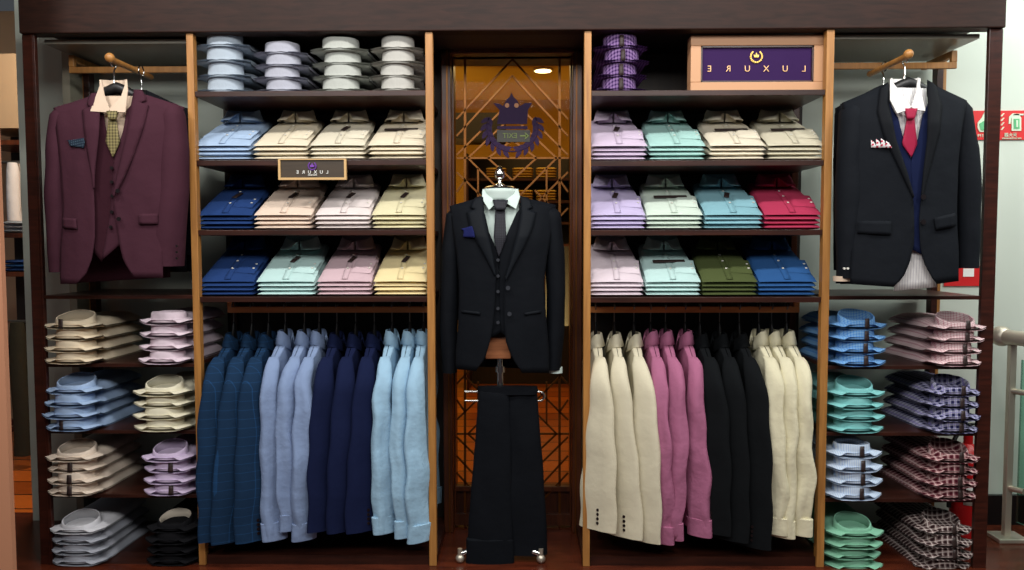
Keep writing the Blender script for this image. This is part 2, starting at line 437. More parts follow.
# shelf unit with stacked shirts in the far room
fy = 3.4
su = thing('display_shelf', 'dark shelf unit holding yellow shirts in the room beyond the glass door', 'shelf', (F(520, 300, fy).x, fy, 0))
ml = MB()
zz = [FZ(py, 512, fy) for py in (178, 200.5, 222, 244)]
for z in zz: ml.box(-.42, .42, 0, .35, z-.02, z)
pieces('shelf', ml, M_dark, su, smooth=False)
pieces('side_panel', MB().box(-.44, -.42, 0, .36, 0, zz[0]+.2).box(.42, .44, 0, .36, 0, zz[0]+.2), M_dark, su, smooth=False)
obj('back_panel', MB().box(-.44, .44, .36, .38, 0, zz[0]+.2), M_back, su, smooth=False)
M_yel = fabric('yellow_cloth', (222, 176, 70), crease=.2)
def pillow(w, d, h, n=10, m=8, p=5, prof=None):
    mb = MB(); top = []; bot = []
    for j in range(m+1):
        v = -1+2*j/m
        rt = []; rb = []
        for i in range(n+1):
            u = -1+2*i/n
            e = max(0, (1-abs(u)**p))**(1/p)*max(0, (1-abs(v)**p))**(1/p)
            rt.append((u*w/2, v*d/2, h/2+h/2*e)); rb.append((u*w/2, v*d/2, h/2-h/2*e))
        top.append(rt); bot.append(rb)
    return mb.grid(top).grid(bot)
fold_far = pillow(.17, .26, .022).mesh('folded_shirt', M_yel)
k = 0
names = ['leftmost', 'middle', 'rightmost']
for ci, px in enumerate((497, 523, 546)):
    for ri in range(3):
        for j in range(4):
            o = bpy.data.objects.new('folded_shirt', fold_far); COL.objects.link(o)
            q = F(px, 300, fy+.12)
            o.location = (q.x, fy+.14, zz[ri]+j*.0222)
            tag(o, 'yellow folded shirt in the %s stack on %s shelf beyond glass door' % (names[ci], ['upper', 'second', 'third'][ri]), 'shirt', 'yellow shirts, %s stack, %s shelf beyond the door' % (names[ci], ['upper', 'second', 'third'][ri]))

# ------------------------------------------------------------------ folded shirt prototypes (front facing, collar at back)
TF, TB, FW, FD = .0155, .052, .212, .31
def Tt(y): return TF+(TB-TF)*min(1, max(0, y/FD))**.9
def fold_body(layer, w=FW, d=FD, seed=0, top=False):
    mb = MB(); n, m, p = 16, 16, 7
    T = []; B = []
    for j in range(m+1):
        v = -1+2*(j/m)
        # denser near the front edge
        v = math.copysign(abs(v)**.75, v)
        rt = []; rb = []
        for i in range(n+1):
            u = -1+2*i/n; u = math.copysign(abs(u)**.75, u)
            e = max(0, (1-abs(u)**p))**(1/3)*max(0, (1-abs(v)**p))**(1/3)
            y = (v+1)/2*d; th = Tt(y)
            taper = 1-.06*(y/d)
            if top: taper -= .07*max(0, (y/d-.62)/.38)
            mid = (layer+.5)*th-layer*TF
            step = .0022 if u > .12 else 0
            hgt = th*.5*.985
            up = hgt*e+(.004*math.cos(u*1.4)*math.cos(v*1.2) if top else 0)+step*.5*e
            x = u*w/2*taper+noise.noise(Vector((u*2, v*2, layer+seed*5)))*.003
            rt.append((x, y, mid+up)); rb.append((x, y, mid-hgt*e))
        T.append(rt); B.append(rb)
    return mb.grid(T).grid(B)
def ztop(x, y):
    v = min(1, max(-1, 2*y/FD-1)); e = max(0, 1-abs(v)**7)**(1/3)
    return 3.5*Tt(y)-3*TF+.48*Tt(y)*e+.004*math.cos(v*1.2)+.0006
def drape(mb, pts_fn, nu=6, nv=6, off=.002):
    rows = []
    for j in range(nv+1):
        r = []
        for i in range(nu+1):
            x, y = pts_fn(i/nu, j/nv); r.append((x, y, ztop(x, y)+off))
        rows.append(r)
    return mb.grid(rows)
def collar_front(cy=.235, rx=.060, ry=.042, h0=.056, spread=1.0):
    mb = MB(); z0 = ztop(0, cy)-.006; rows = []; N = 28
    prof = [(0.97, 0.0, 0), (0.96, .5, 0), (0.97, .92, 0), (1.02, 1.0, 0), (1.10, .8, .3), (1.22, .35, .7), (1.3, .08, 1)]
    for (r, hz, fk) in prof:
        row = []
        for k in range(N+1):
            a = -PI+.06+(2*PI-.12)*k/N          # 0 = back, +-pi = front
            fr_ = max(0, -math.cos(a))
            h = lerp(h0, h0*.62, fr_)
            rr = r+fk*.50*fr_**2*spread*math.sin(abs(a))**.3
            x = rx*rr*math.sin(a); y = cy+ry*rr*math.cos(a)-fk*.020*fr_**3
            x += math.copysign(fk*.022*fr_**3, x)
            zz_ = z0+h*hz
            if fk: zz_ = max(zz_, ztop(x, y)+.002)
            row.append((x, y, zz_))
        rows.append(row)
    return mb.grid(rows)
FM = {}
def fold_meshes():
    for s_ in range(2):
        for L in range(4):
            FM[(s_, L)] = fold_body(L, seed=s_, top=(L == 3)).mesh('folded_body', M_white)
    FM['placket'] = drape(MB(), lambda u, v: (-.012+.024*u, .004+v*.18), 2, 22, .0016).mesh('placket', M_white)
    mb = MB()
    def cuff(u, v):
        a = math.radians(-6); x = u*.082; y = v*.095
        return (.014+x*math.cos(a)-y*math.sin(a), .040+x*math.sin(a)+y*math.cos(a))
    T = []
    n = 8
    top = []; bot = []
    for j in range(n+1):
        rt = []; rb = []
        for i in range(n+1):
            x, y = cuff(i/n, j/n); u = -1+2*i/n; v = -1+2*j/n
            e = max(0, 1-abs(u)**8)**.4*max(0, 1-abs(v)**8)**.4
            rt.append((x, y, ztop(x, y)+.002+.006*e)); rb.append((x, y, ztop(x, y)+.001))
        top.append(rt); bot.append(rb)
    FM['cuff'] = mb.grid(top).grid(bot).mesh('cuff', M_white)
    FM['collar'] = collar_front().mesh('collar', M_white, ang=70)
    b = MB()
    for (x, y, zo) in ((0, .06, .003), (0, .115, .003), (0, .165, .003)): b.disc((x, y, ztop(x, y)+zo+.002), .0045, (0, -.35, 1), .002)
    for (x, y) in ((.086, .055), (.088, .085)): b.disc((x, y, ztop(x, y)+.008), .0045, (0, -.3, 1), .002)
    FM['buttons'] = [q_.mesh('button', M_btn_w) for q_ in islands(b)]
    t = MB(); 
    def tg(u, v): return (-.012+u*.018+v*.014, .105+v*.045-u*.006)
    FM['tag'] = drape(t, tg, 3, 3, .007).mesh('tag', M_tag)
    t = MB(); FM['band'] = drape(t, lambda u, v: (-.062+u*.13, .098+v*.018+u*.004), 8, 2, .008).mesh('band', M_tag)
    t = MB(); FM['inner_tri'] = t.add([( -.026, .205, ztop(0, .205)+.012), (.026, .205, ztop(0, .205)+.012), (0, .178, ztop(0, .178)+.006), (0, .20, ztop(0, .2)+.03)], [(0, 2, 3), (2, 1, 3), (0, 1, 2)]).mesh('collar_stand', M_white)
fold_meshes()
def inst(name, me, mat, parent=None, solid=0):
    o = bpy.data.objects.new(name, me); COL.objects.link(o)
    if parent: o.parent = parent
    o.material_slots[0].link = 'OBJECT'; o.material_slots[0].material = mat
    if solid:
        q = o.modifiers.new('solid', 'SOLIDIFY'); q.thickness = solid; q.offset = 0
    return o
LEV = ['lowest', 'third down', 'second down', 'topmost']
ORD = ['leftmost', 'second-left', 'second-right', 'rightmost']
def front_stack(px0, px1, shelfkey, mat, desc, k, wide=None, detail='tag', bay='left inner bay', row='second'):
    z = SH[shelfkey]; py = 512
    cxp = (px0+px1)/2
    x = (FX(px0, 200, .03)+FX(px1, 200, .03))/2
    w = FX(px1, 200, .03)-FX(px0, 200, .03)
    for L in range(4):
        sx = w/FW*random.uniform(.985, 1.0); 
        lab = '%s folded shirt, %s in %s stack, %s shelf, %s' % (desc, LEV[L], ORD[k], row, bay)
        t = thing('folded_shirt', lab, 'shirt', (x+random.uniform(-.0015, .0015), .022+random.uniform(0, .006), z+L*TF+.0005), random.uniform(-.01, .01), '%s stack of folded shirts, %s shelf, %s' % (ORD[k], row, bay))
        t.scale = (sx, 1, 1)
        inst('body', FM[(k % 2, L)], mat, t)
        if L == 3:
            inst('placket', FM['placket'], mat, t, .0012); inst('cuff', FM['cuff'], mat, t)
            inst('collar', FM['collar'], mat, t, .0025)
            for q_ in FM['buttons']: inst('button', q_, M_btn_w, t)
            if detail == 'tag': inst('swing_tag', FM['tag'], M_tag, t, .002)
            if detail == 'band': inst('label_band', FM['band'], M_tag, t, .002)
c_ = lambda n, rgb, **kw: fabric(n, rgb, **kw)
F_lblue = c_('cloth_light_blue', (164, 192, 226)); F_ivory = c_('cloth_ivory', (228, 214, 184)); F_ivory2 = c_('cloth_ivory_grey', (222, 212, 186))
F_cream = c_('cloth_cream', (240, 224, 176)); F_royal = c_('cloth_royal', (30, 62, 124)); F_peach = c_('cloth_peach', (234, 208, 186))
F_pinkw = c_('cloth_pink_white', (232, 218, 214)); F_yell = c_('cloth_pale_yellow', (228, 218, 172)); F_mint = c_('cloth_pale_mint', (188, 226, 222))
F_rose = c_('cloth_dusty_rose', (216, 182, 190)); F_butter = c_('cloth_butter', (244, 222, 160))
F_lil = c_('cloth_lilac', (206, 186, 212)); F_aqua = c_('cloth_aqua', (160, 208, 200)); F_eggs = c_('cloth_eggshell', (224, 212, 186)); F_olivew = c_('cloth_stone', (206, 198, 170))
F_lav = c_('cloth_lavender', (196, 182, 224)); F_mintw = c_('cloth_mint_white', (206, 224, 208)); F_sky = c_('cloth_sky_aqua', (128, 184, 198)); F_crim = c_('cloth_crimson', (196, 48, 86))
F_pkw = c_('cloth_blush', (226, 208, 218)); F_olive = c_('cloth_olive', (78, 90, 46)); F_blue = c_('cloth_azure', (38, 90, 156))
LROWS = {1: [(194, 252, F_lblue, 'light blue', 'none'), (254.5, 309, F_ivory, 'ivory', 'none'), (311, 366, F_ivory2, 'pale ivory', 'tag'), (369, 425, F_ivory, 'cream', 'band')],
         2: [(197, 252.5, F_royal, 'royal blue', 'tag'), (254, 311.5, F_peach, 'pale peach', 'tag'), (315, 370.5, F_pinkw, 'pinkish white', 'tag'), (372, 426, F_yell, 'pale yellow', 'tag')],
         3: [(198.5, 253, F_royal, 'royal blue', 'none'), (255.5, 313.5, F_mint, 'pale aqua', 'tag'), (316, 370.5, F_rose, 'dusty pink', 'tag'), (373, 426, F_butter, 'butter yellow', 'tag')]}
RROWS = {1: [(591.5, 647, F_lil, 'pale lilac', 'tag'), (648.5, 705, F_aqua, 'pale aqua green', 'none'), (709, 765, F_eggs, 'eggshell', 'band'), (767, 824, F_olivew, 'stone beige', 'band')],
         2: [(590.5, 646, F_lav, 'lavender', 'tag'), (646.5, 702.5, F_mintw, 'mint white', 'band'), (704.5, 763, F_sky, 'aqua blue', 'tag'), (764.5, 822, F_crim, 'crimson', 'none')],
         3: [(590.5, 644, F_pkw, 'blush pink', 'none'), (646, 701.5, F_mint, 'pale turquoise', 'band'), (703, 759, F_olive, 'olive green', 'none'), (760, 818.5, F_blue, 'azure blue', 'none')]}
RN = ['top', 'second', 'third', 'fourth']
for r, lst in LROWS.items():
    for k, (a, b, m, d, det) in enumerate(lst): front_stack(a, b, ('LI', r), m, d, k, detail=det, bay='left inner bay', row=RN[r])
for r, lst in RROWS.items():
    for k, (a, b, m, d, det) in enumerate(lst): front_stack(a, b, ('RI', r), m, d, k, detail=det, bay='right inner bay', row=RN[r])

# ------------------------------------------------------------------ collar-out folded shirts
CH = .0435
def cu_body(d=.37, w=.205, seed=0, LF=1.0, TFR=.012):
    mb = MB(); n, m = 18, 16; T = []; B = []
    for j in range(m+1):
        v = (j/m)**1.5; y = v*d
        if y < .035: hw = lerp(.070, w/2+.020, (y/.035)**.8)
        elif y < .06: hw = lerp(w/2+.020, w/2-.002, (y-.035)/.025)
        else: hw = w/2
        rt = []; rb = []
        th = lerp(TFR, .033, min(1, max(0, y-.05)/.09))
        if v > .93: th *= .55
        for i in range(n+1):
            u = -1+2*i/n
            e = max(0, 1-abs(u)**4)**.5
            lift = LF*.012*abs(u)**3*math.exp(-((y-.035)/.03)**2)
            zc = lift+.004
            if y < .08: e = lerp(min(1, (1-abs(u))*3.2) if LF > .5 else .95, e, max(0, (y-.04)/.04))
            e = max(e, .02)
            wob = noise.noise(Vector((u*3, y*12, seed*4)))*.002
            x = u*hw
            rt.append((x, y, zc+.0015+th*e+wob)); rb.append((x, y, max(0.0, zc-.004+wob*.5)))
        T.append(rt); B.append(rb)
    return mb.grid(T).grid(B)
def cu_collar(rx=.070, ry=.050, h=.048, tilt=0.0, seed=0, part=None):
    mb = MB(); N = 36; rows = []; cy = .058
    prof = [(.90, .05), (.92, .6), (.95, .97), (1.0, 1.0), (1.03, .92), (1.05, .5), (1.09, .12), (1.14, -.02)]
    if part == 'inner_wall': prof = [(.88, -.05), (.90, .5), (.945, .96)]
    if part == 'outer': prof = prof[2:]
    if part == 'flat': prof = [(.92, .05), (.95, .6), (.97, .98), (1.0, 1.0), (1.01, .92), (1.02, .5), (1.05, .08), (1.10, -.06)]
    for (r, hz) in prof:
        row = []
        for k in range(N):
            a = 2*PI*k/N
            x = rx*r*math.copysign(abs(math.cos(a))**.85, math.cos(a)); y = cy+ry*r*math.sin(a)
            z = (.005 if part == 'flat' else .010)+h*hz*(1+tilt*math.sin(a))+noise.noise(Vector((math.cos(a)*1.3, math.sin(a)*1.3, seed*3)))*.003*hz
            row.append((x, y, z))
        rows.append(row)
    return mb.grid(rows, cu=True)
def cu_tag(u=.25, tall=.046):
    mb = MB(); rx, ry, cy = .072*1.10, .050*1.07, .058
    rows = []
    for z in (.004, .015, .026, .039):
        row = []
        for s_ in (-1, 0, 1):
            x = u*.079+s_*.0105*(1-.2*(z/.05)); yy = cy-ry*math.sqrt(max(0, 1-(x/rx)**2))-.004+(.002 if z > .04 else -.004*(1-z/.05))
            row.append((x, yy, z))
        rows.append(row)
    return mb.grid(rows)
CUB = [cu_body(seed=s).mesh('folded_body', M_white) for s in range(3)]
CUC = [cu_collar(seed=s, h=.031).mesh('collar', M_white, ang=70) for s in range(3)]
CUBF = [cu_body(seed=s, LF=.0, TFR=.002).mesh('folded_body', M_white) for s in range(3)]
CUCF = [cu_collar(seed=s, h=.0385, part='flat').mesh('collar', M_white, ang=70) for s in range(3)]
CUT = cu_collar(tilt=.48, h=.036, seed=5, part='outer').mesh('collar', M_white, ang=70)
CUL = cu_collar(tilt=.48, h=.036, seed=5, part='inner_wall').mesh('collar_lining', M_white, ang=70)
CTG = {u: cu_tag(u).mesh('collar_tag', M_tag) for u in (-.35, .0, .25)}
def darker(m):  # inner collar: shade painted as a darker copy; black gets its beige inside
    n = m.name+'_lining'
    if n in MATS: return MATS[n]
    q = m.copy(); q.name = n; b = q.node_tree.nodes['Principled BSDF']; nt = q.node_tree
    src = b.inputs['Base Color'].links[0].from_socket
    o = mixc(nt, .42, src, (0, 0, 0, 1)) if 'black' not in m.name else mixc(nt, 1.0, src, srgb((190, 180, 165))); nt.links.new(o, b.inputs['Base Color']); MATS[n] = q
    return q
def cu_stack(pxa, pxb, key, mat, desc, where, tags=(), rz=0.0, n=4, mats=None, tagu=.25, bodymat=None, toptilt=True, hs=1.0, kind='', pyc=300):
    """stack of collar-out folded shirts; pxa..pxb are the shoulder tips"""
    z = SH[key]; yy_ = .05 if pyc < 100 else .01; x = (FX(pxa, pyc, yy_)+FX(pxb, pyc, yy_))/2; w = (FX(pxb, pyc, yy_)-FX(pxa, pyc, yy_))
    for L in range(n):
        lv = LEV[L+4-n]
        m = mats[L] if mats else mat
        lab = '%s collar-out shirt, %s in %s' % (desc, lv, where)
        t = thing('folded_shirt', lab, 'shirt', (x+random.uniform(-.004, .004), (.012 if pyc < 100 else -.028)+random.uniform(0, .012), z+L*CH*hs+.0005), rz+random.uniform(-.035, .035), 'collar-out shirts, '+where)
        sx = w/(.205+.040)
        t.scale = (sx, 1, hs)
        flat = pyc < 100
        inst('body', (CUBF if flat else CUB)[(L+int(pxa)) % 3], bodymat or m, t)
        top = (L == n-1 and toptilt)
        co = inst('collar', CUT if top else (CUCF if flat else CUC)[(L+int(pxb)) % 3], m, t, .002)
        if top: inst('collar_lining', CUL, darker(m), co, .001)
        if L in tags: inst('collar_tag', CTG[tagu], M_tag, t, .0015)
F_cr2 = c_('cloth_warm_cream', (232, 212, 178)); F_pkl = c_('cloth_pink_lilac', (230, 208, 220)); F_pb = c_('cloth_powder_blue', (160, 190, 230))
F_iv3 = c_('cloth_light_ivory', (236, 228, 196)); F_bei = c_('cloth_beige', (232, 212, 190)); F_lil2 = c_('cloth_soft_lilac', (214, 192, 226))
F_gr = c_('cloth_silver_grey', (168, 172, 184)); F_wh = c_('cloth_off_white', (216, 216, 222)); F_blk = c_('cloth_black', (20, 20, 24))
F_chB = c_('cloth_blue_check', (120, 176, 226), c2=(52, 116, 196), pat='check', freq=95, duty=.3)
F_chP = c_('cloth_pink_check', (232, 204, 204), c2=(168, 96, 112), pat='check', freq=95, duty=.25)
F_turq = c_('cloth_turquoise', (124, 206, 204))
F_plN = c_('cloth_navy_plaid', (186, 186, 210), c2=(34, 34, 74), pat='plaid', freq=44, duty=.5, c3=(120, 110, 170))
F_stB = c_('cloth_white_blue', (206, 222, 240), c2=(150, 176, 214), pat='stripe', freq=120, duty=.25)
F_plR = c_('cloth_red_plaid', (178, 120, 122), c2=(72, 18, 32), pat='plaid', freq=44, duty=.5, c3=(206, 180, 176))
F_grn = c_('cloth_green', (130, 200, 164)); F_plG = c_('cloth_brown_plaid', (150, 124, 120), c2=(46, 28, 30), pat='plaid', freq=48, duty=.5, c3=(204, 194, 188))
F_grn2 = c_('cloth_pale_green', (150, 204, 170))
F_pur = c_('cloth_purple_check', (142, 108, 164), c2=(50, 26, 74), pat='check', freq=80, duty=.45)
def wh(bay, row, col): return '%s stack, %s row, %s' % (col, row, bay)
LB = 'left outer bay'; RB = 'right outer bay'
rows4 = ['first', 'second', 'third', 'bottom']
data = [(0, 41, 103, F_cr2, 'warm cream', (3,), -.35), (1, 42, 103, F_pb, 'powder blue', (0,), -.35), (2, 45, 105, F_bei, 'beige', (0, 1, 2), 0.0), (3, 49, 109, F_gr, 'silver grey', (), 0.0)]
for r, a, b, m, d, tg, tu in data:
    mats = [F_gr, F_gr, F_gr, F_wh] if r == 3 else None
    cu_stack(a, b, ('LO', r+1), m, d, wh(LB, rows4[r], 'left'), tags=tg, tagu=tu, mats=mats, hs=[1.0, 1.06, 1.0, .95][r], pyc=[345, 410, 475, 540][r])
data = [(0, 138, 194, F_pkl, 'pale pink', (), 0.0), (1, 132, 192, F_iv3, 'light ivory', (), 0.0), (2, 142, 197, F_lil2, 'soft lilac', (0, 2), .25), (3, 145, 200, F_blk, 'black', (), 0.0)]
for r, a, b, m, d, tg, tu in data:
    cu_stack(a, b, ('LO', r+1), m, d, wh(LB, rows4[r], 'right'), tags=tg, tagu=tu, hs=[1.12, 1.02, 1.0, .98][r], toptilt=r != 0, pyc=[345, 410, 475, 540][r])
data = [(0, 827, 887, F_chB, 'blue checked', (0, 1, 2, 3), .25), (1, 826, 886, F_turq, 'turquoise', (), 0.0), (2, 825, 884, F_stB, 'white and pale blue', (0, 1, 2, 3), .25), (3, 823, 884, F_grn, 'sea green', (), 0.0)]
for r, a, b, m, d, tg, tu in data:
    cu_stack(a, b, ('RO', r+1), m, d, wh(RB, rows4[r], 'left'), tags=tg, tagu=tu, hs=[1.05, 1.03, 1.2, 1.0][r], toptilt=r != 2, pyc=[345, 410, 475, 540][r])
data = [(0, 926, 988, F_chP, 'pink checked', (0, 1, 2, 3), .25), (1, 923, 984, F_plN, 'navy and white plaid', (0, 1, 2, 3), .25), (2, 920, 982, F_plR, 'dark red plaid', (0, 1, 2, 3), .25), (3, 914, 975, F_plG, 'brown and grey plaid', (1, 2, 3), .25)]
for r, a, b, m, d, tg, tu in data:
    cu_stack(a, b, ('RO', r+1), m, d, wh(RB, rows4[r], 'right'), tags=tg, tagu=tu, hs=[1.0, 1.05, 1.08, 1.06][r], rz=.04, pyc=[345, 410, 475, 540][r])
F_bg = c_('cloth_blue_grey', (172, 186, 200)); F_gl = c_('cloth_grey_lilac', (174, 176, 190)); F_wg = c_('cloth_white_green', (182, 186, 178)); F_wc = c_('cloth_white_cream', (186, 184, 176))
for k, (a, b, m, d) in enumerate([(193, 252, F_bg, 'blue grey'), (252, 310, F_gl, 'pale grey lilac'), (309, 371, F_wg, 'greenish white'), (369, 425, F_wc, 'off white')]):
    cu_stack(a, b, ('LI', 0), m, d, '%s stack, top shelf, left inner bay' % ORD[k], hs=[1.26, 1.06, 1.14, 1.16][k], toptilt=False, pyc=60)
cu_stack(592, 650, ('RI', 0), F_pur, 'purple checked', 'the only stack, top shelf, right inner bay', tags=(0, 1, 2, 3), tagu=.0, hs=1.2, toptilt=False, pyc=60)

# ------------------------------------------------------------------ signs on the shelves
yS = .05
a = F(690.5, 87, yS); b = F(825, 34.5, yS)
zS = SH[('RI', 0)]
sg = thing('brand_sign', 'framed purple box sign with crown emblem and mirrored gold lettering on top right shelf', 'sign', ((a.x+b.x)/2, yS, zS))
W2 = (b.x-a.x)/2; H = b.z-zS
fr = MB(); bw = .038
fr.box(-W2, W2, 0, .06, 0, bw).box(-W2, W2, 0, .06, H-bw, H).box(-W2, -W2+bw, 0, .06, bw, H-bw).box(W2-bw, W2, 0, .06, bw, H-bw)
obj('frame', fr, plain('tan_frame', (196, 146, 106), .5), sg, bevel=.002, smooth=False)
ib = MB(); q = bw
ib.box(-W2+q, W2-q, .004, .05, q, q+.006).box(-W2+q, W2-q, .004, .05, H-q-.006, H-q).box(-W2+q, -W2+q+.006, .004, .05, q, H-q).box(W2-q-.006, W2-q, .004, .05, q, H-q)
pieces('inner_bead', ib, M_dark, sg, smooth=False)
obj('face_panel', MB().box(-W2+bw, W2-bw, .012, .02, bw, H-bw), M_purpled, sg, smooth=False)
for i, ch in enumerate('ERUXUL'):
    px = 709.5+i*18.9
    p = F(px, 69, yS+.01)
    text_obj('letter', ch, .032, M_letter, sg, (p.x-sg.location.x, .010, p.z-zS))
e = MB(); p = F(757, 56, yS); ex, ez = p.x-sg.location.x, p.z-zS
def crown_small(mb, cx, cz, s, y0, y1):
    mb.prism([(cx+x*s, cz+z*s) for x, z in ((-.5, -.3), (-.62, .35), (-.28, .05), (-.12, .45), (0, .8), (.12, .45), (.28, .05), (.62, .35), (.5, -.3))], y0, y1)
def wreath(mb, cx, cz, R, y0, y1, n=7, L=.6):
    for sgn in (-1, 1):
        for k in range(n):
            th = math.radians(12+k*20); x = cx+sgn*R*math.sin(th); z = cz-R*math.cos(th)
            leaf(mb, (x, z), -(PI/2+th*1.0-PI/2)*(1 if sgn > 0 else -1)+(PI if sgn < 0 else 0), R*L, R*.28, y0, y1, lambda a_, b_: (a_, b_))
crown_small(e, ex, ez+.002, .016, .006, .011); wreath(e, ex, ez, .021, .006, .011)
obj('crown_emblem', e, plain('emblem_gold', (226, 186, 96), .35, .6), sg, smooth=False)
yS = -.006
a = F(279, 180, yS); b = F(346.5, 158.8, yS)
ps = thing('brand_plaque', 'small oak-framed dark plaque with purple emblem on the left cabinet second shelf edge', 'sign', ((a.x+b.x)/2, yS, a.z))
W2 = (b.x-a.x)/2; H = b.z-a.z; bw = .008
obj('frame', MB().box(-W2, W2, -.008, .006, 0, bw).box(-W2, -W2+bw, -.008, .006, bw, H).box(W2-bw, W2, -.008, .006, bw, H).box(-W2+bw, W2-bw, -.008, .006, H-.004, H), plain('plaque_frame', (206, 168, 112), .45), ps, smooth=False)
obj('face_panel', MB().box(-W2+bw, W2-bw, -.002, .004, bw, H-.004), wood('plaque_face', (52, 40, 26), (64, 50, 34), .5), ps, smooth=False)
e = MB(); crown_small(e, 0, H*.66, .014, -.008, -.004); wreath(e, 0, H*.66, .014, -.008, -.004)
obj('crown_emblem', e, plain('bright_purple', (120, 60, 170), .5), ps, smooth=False)
for i, ch in enumerate('ERUXUL'):
    text_obj('letter', ch, .017, M_white, ps, ((i-2.5)*.022, -.004, H*.36))
text_obj('small_lettering', 'FASHION', .008, M_white, ps, (0, -.004, H*.22))

# ------------------------------------------------------------------ hanging garments seen from the side
def ellipse_ring(c, ax, ay, rot, n=20, p=2.3):
    out = []
    for k in range(n):
        a = 2*PI*k/n; ca, sa = math.cos(a), math.sin(a)
        x = ax*math.copysign(abs(ca)**(2/p), ca); y = ay*math.copysign(abs(sa)**(2/p), sa)
        out.append((c[0]+x*math.cos(rot)-y*math.sin(rot), c[1]+x*math.sin(rot)+y*math.cos(rot), c[2]))
    return out
# local frame: origin at hook/rail; X = shoulder axis (x<0 is the side nearest the shopper), Y thickness
def side_torso(kind, L, th, seed, zc=-.115, hw=.185):
    mb = MB(); N = 32; rows = []
    zn = zc-.018; slope = .50
    vs = [0, .003, .008, .016, .03, .06, .1, .16, .25, .35, .5, .65, .8, .92, 1]
    for v in vs:
        row = []
        for k in range(N):
            a = 2*PI*k/N; ca, sa = math.cos(a), math.sin(a)
            b = interp([(0, hw), (.1, hw+.004), (.35, hw-.005), (.6, hw-.012), (1, hw+.005)], v)
            A = th*interp([(0, .04), (.003, .35), (.008, .6), (.016, .62), (.03, .66), (.1, .72), (.3, .85), (.6, 1.0), (1, 1.15)], v)
            x = b*math.copysign(abs(ca)**.9, ca); y = A*math.copysign(abs(sa)**.75, sa)
            zt_ = zn-slope*max(0, abs(x)-.05)-.012*(abs(x)/hw)**6
            z = lerp(zt_, zc-L, v)
            if kind == 'blazer' and v > .8: z += .01*math.cos(a*1.0)
            fold = .006*math.sin(x*55+seed)*v
            row.append((x, y+fold, z))
        rows.append(row)
    mb.grid(rows, cu=True)
    return mb
def SWAY(rnd, kind):
    k = 1.0 if kind == 'shirt' else .6
    return rnd.uniform(-.020, .020)*k, rnd.uniform(.0, .025)*k, rnd.uniform(-.010, .010)*k
def side_sleeve(kind, L, wd, th, seed, sgn=-1, zc=-.115, hw=.185, psi=0):
    mb = MB(); rings = []
    zs = zc-.018-.50*(hw-.05)
    rnd = random.Random(seed)
    sway, bend, yb = SWAY(rnd, kind)
    if kind == 'shirt': prof = [(0, .36), (.04, .50), (.12, .60), (.3, .72), (.5, .84), (.7, .92), (.82, .92), (.89, .84), (1, .9)]
    else: prof = [(0, .26), (.04, .38), (.1, .46), (.22, .60), (.4, .76), (.7, .94), (1, 1.0)]
    n = 26
    vs = sorted(set([i/n for i in range(n+1)]+[.01, .02, .06, .89, .9]))
    for v in vs:
        wv = wd*interp(prof, v); tv = th*interp([(0, .4), (.05, 1), (.5, 1), (.8, .9), (1, .8)], v)
        cx_ = sgn*(hw-.040+.064*min(1, v*7)**.6+bend*math.sin(v*PI))
        cy_ = sway*v+yb*math.sin(v*5)
        z = lerp(zs+.020, zc-L, v)
        ring = ellipse_ring((cx_, cy_, z), tv, wv, psi, 22)
        kk = 1.0 if kind == 'shirt' else .25
        ring = [(x+kk*min(1, v*4)*(.005*math.sin(y*120+seed*2+v*3)+.012*noise.noise(Vector((y*22, zz_*7, seed*3)))), y+.003*math.sin(v*20+seed)+kk*.008*noise.noise(Vector((x*20, zz_*9, seed*5))), zz_) for (x, y, zz_) in ring]
        rings.append(ring)
    mb.loft(rings)
    return mb
def side_collar(kind, zc=-.115):
    mb = MB(); rows = []; N = 30
    if kind == 'shirt': prof = [(.8, -.03), (.84, .004), (.88, .020), (1.0, .020), (1.2, -.004), (1.4, -.030)]; rx, ry = .056, .024
    else: prof = [(.8, -.03), (.82, .0), (.86, .010), (1.0, .010), (1.2, -.01), (1.5, -.036)]; rx, ry = .062, .024
    for r, h in prof:
        row = []
        for k in range(N+1):
            a = PI/2+.25+(2*PI-.5)*k/N
            # opening toward -Y (garment front); a measured so back is at +Y
            ang = a+PI
            x = rx*r*math.cos(ang); y = ry*r*math.sin(ang)
            frt = max(0, -math.sin(ang))
            row.append((x, y, zc+h-.03*frt**2))
        rows.append(row)
    return mb.grid(rows)
def cuff_mesh(L, wd, th, seed, psi, zc=-.115, hw=.185, sgn=-1, z0=.0, hgt=.062):
    rnd = random.Random(seed); sway, bend, yb = SWAY(rnd, 'shirt')
    zs = zc-.018-.50*(hw-.05); rings = []
    for v in (.90, .905, .99, 1.004):
        z = lerp(zs+.020, zc-L, v); s_ = 1.0 if v < .99 else (.98)
        cx_ = sgn*(hw-.006+.030+bend*math.sin(v*PI)); cy_ = sway*v+yb*math.sin(v*5)
        rings.append(ellipse_ring((cx_, cy_+.003*math.sin(v*20+seed), z), th*.95*s_, wd*.94*s_, psi, 22))
    return MB().loft(rings)
HOOK = None
def make_hanger(mat_body):
    h = MB(); pts = []
    for i in range(13):
        u = -1+i/6; pts.append((u*.160, 0, -.156-.50*max(0, abs(u)*.160-.045)))
    rings = []
    for (x, y, z) in pts:
        s_ = lerp(.010, .012, abs(x)/.16)
        rings.append([(x, y+s_*.45*math.cos(a), z+s_*.8*math.sin(a)) for a in [2*PI*k/10 for k in range(10)]])
    h.loft(rings)
    h.loft([[(a_*math.cos(q_), b_*math.sin(q_), z) for q_ in [2*PI*k/12 for k in range(12)]] for z, a_, b_ in ((-.17, .045, .007), (-.13, .032, .007), (-.10, .018, .007), (-.075, .010, .006), (-.06, .006, .005))])
    return h.mesh('bar', mat_body)
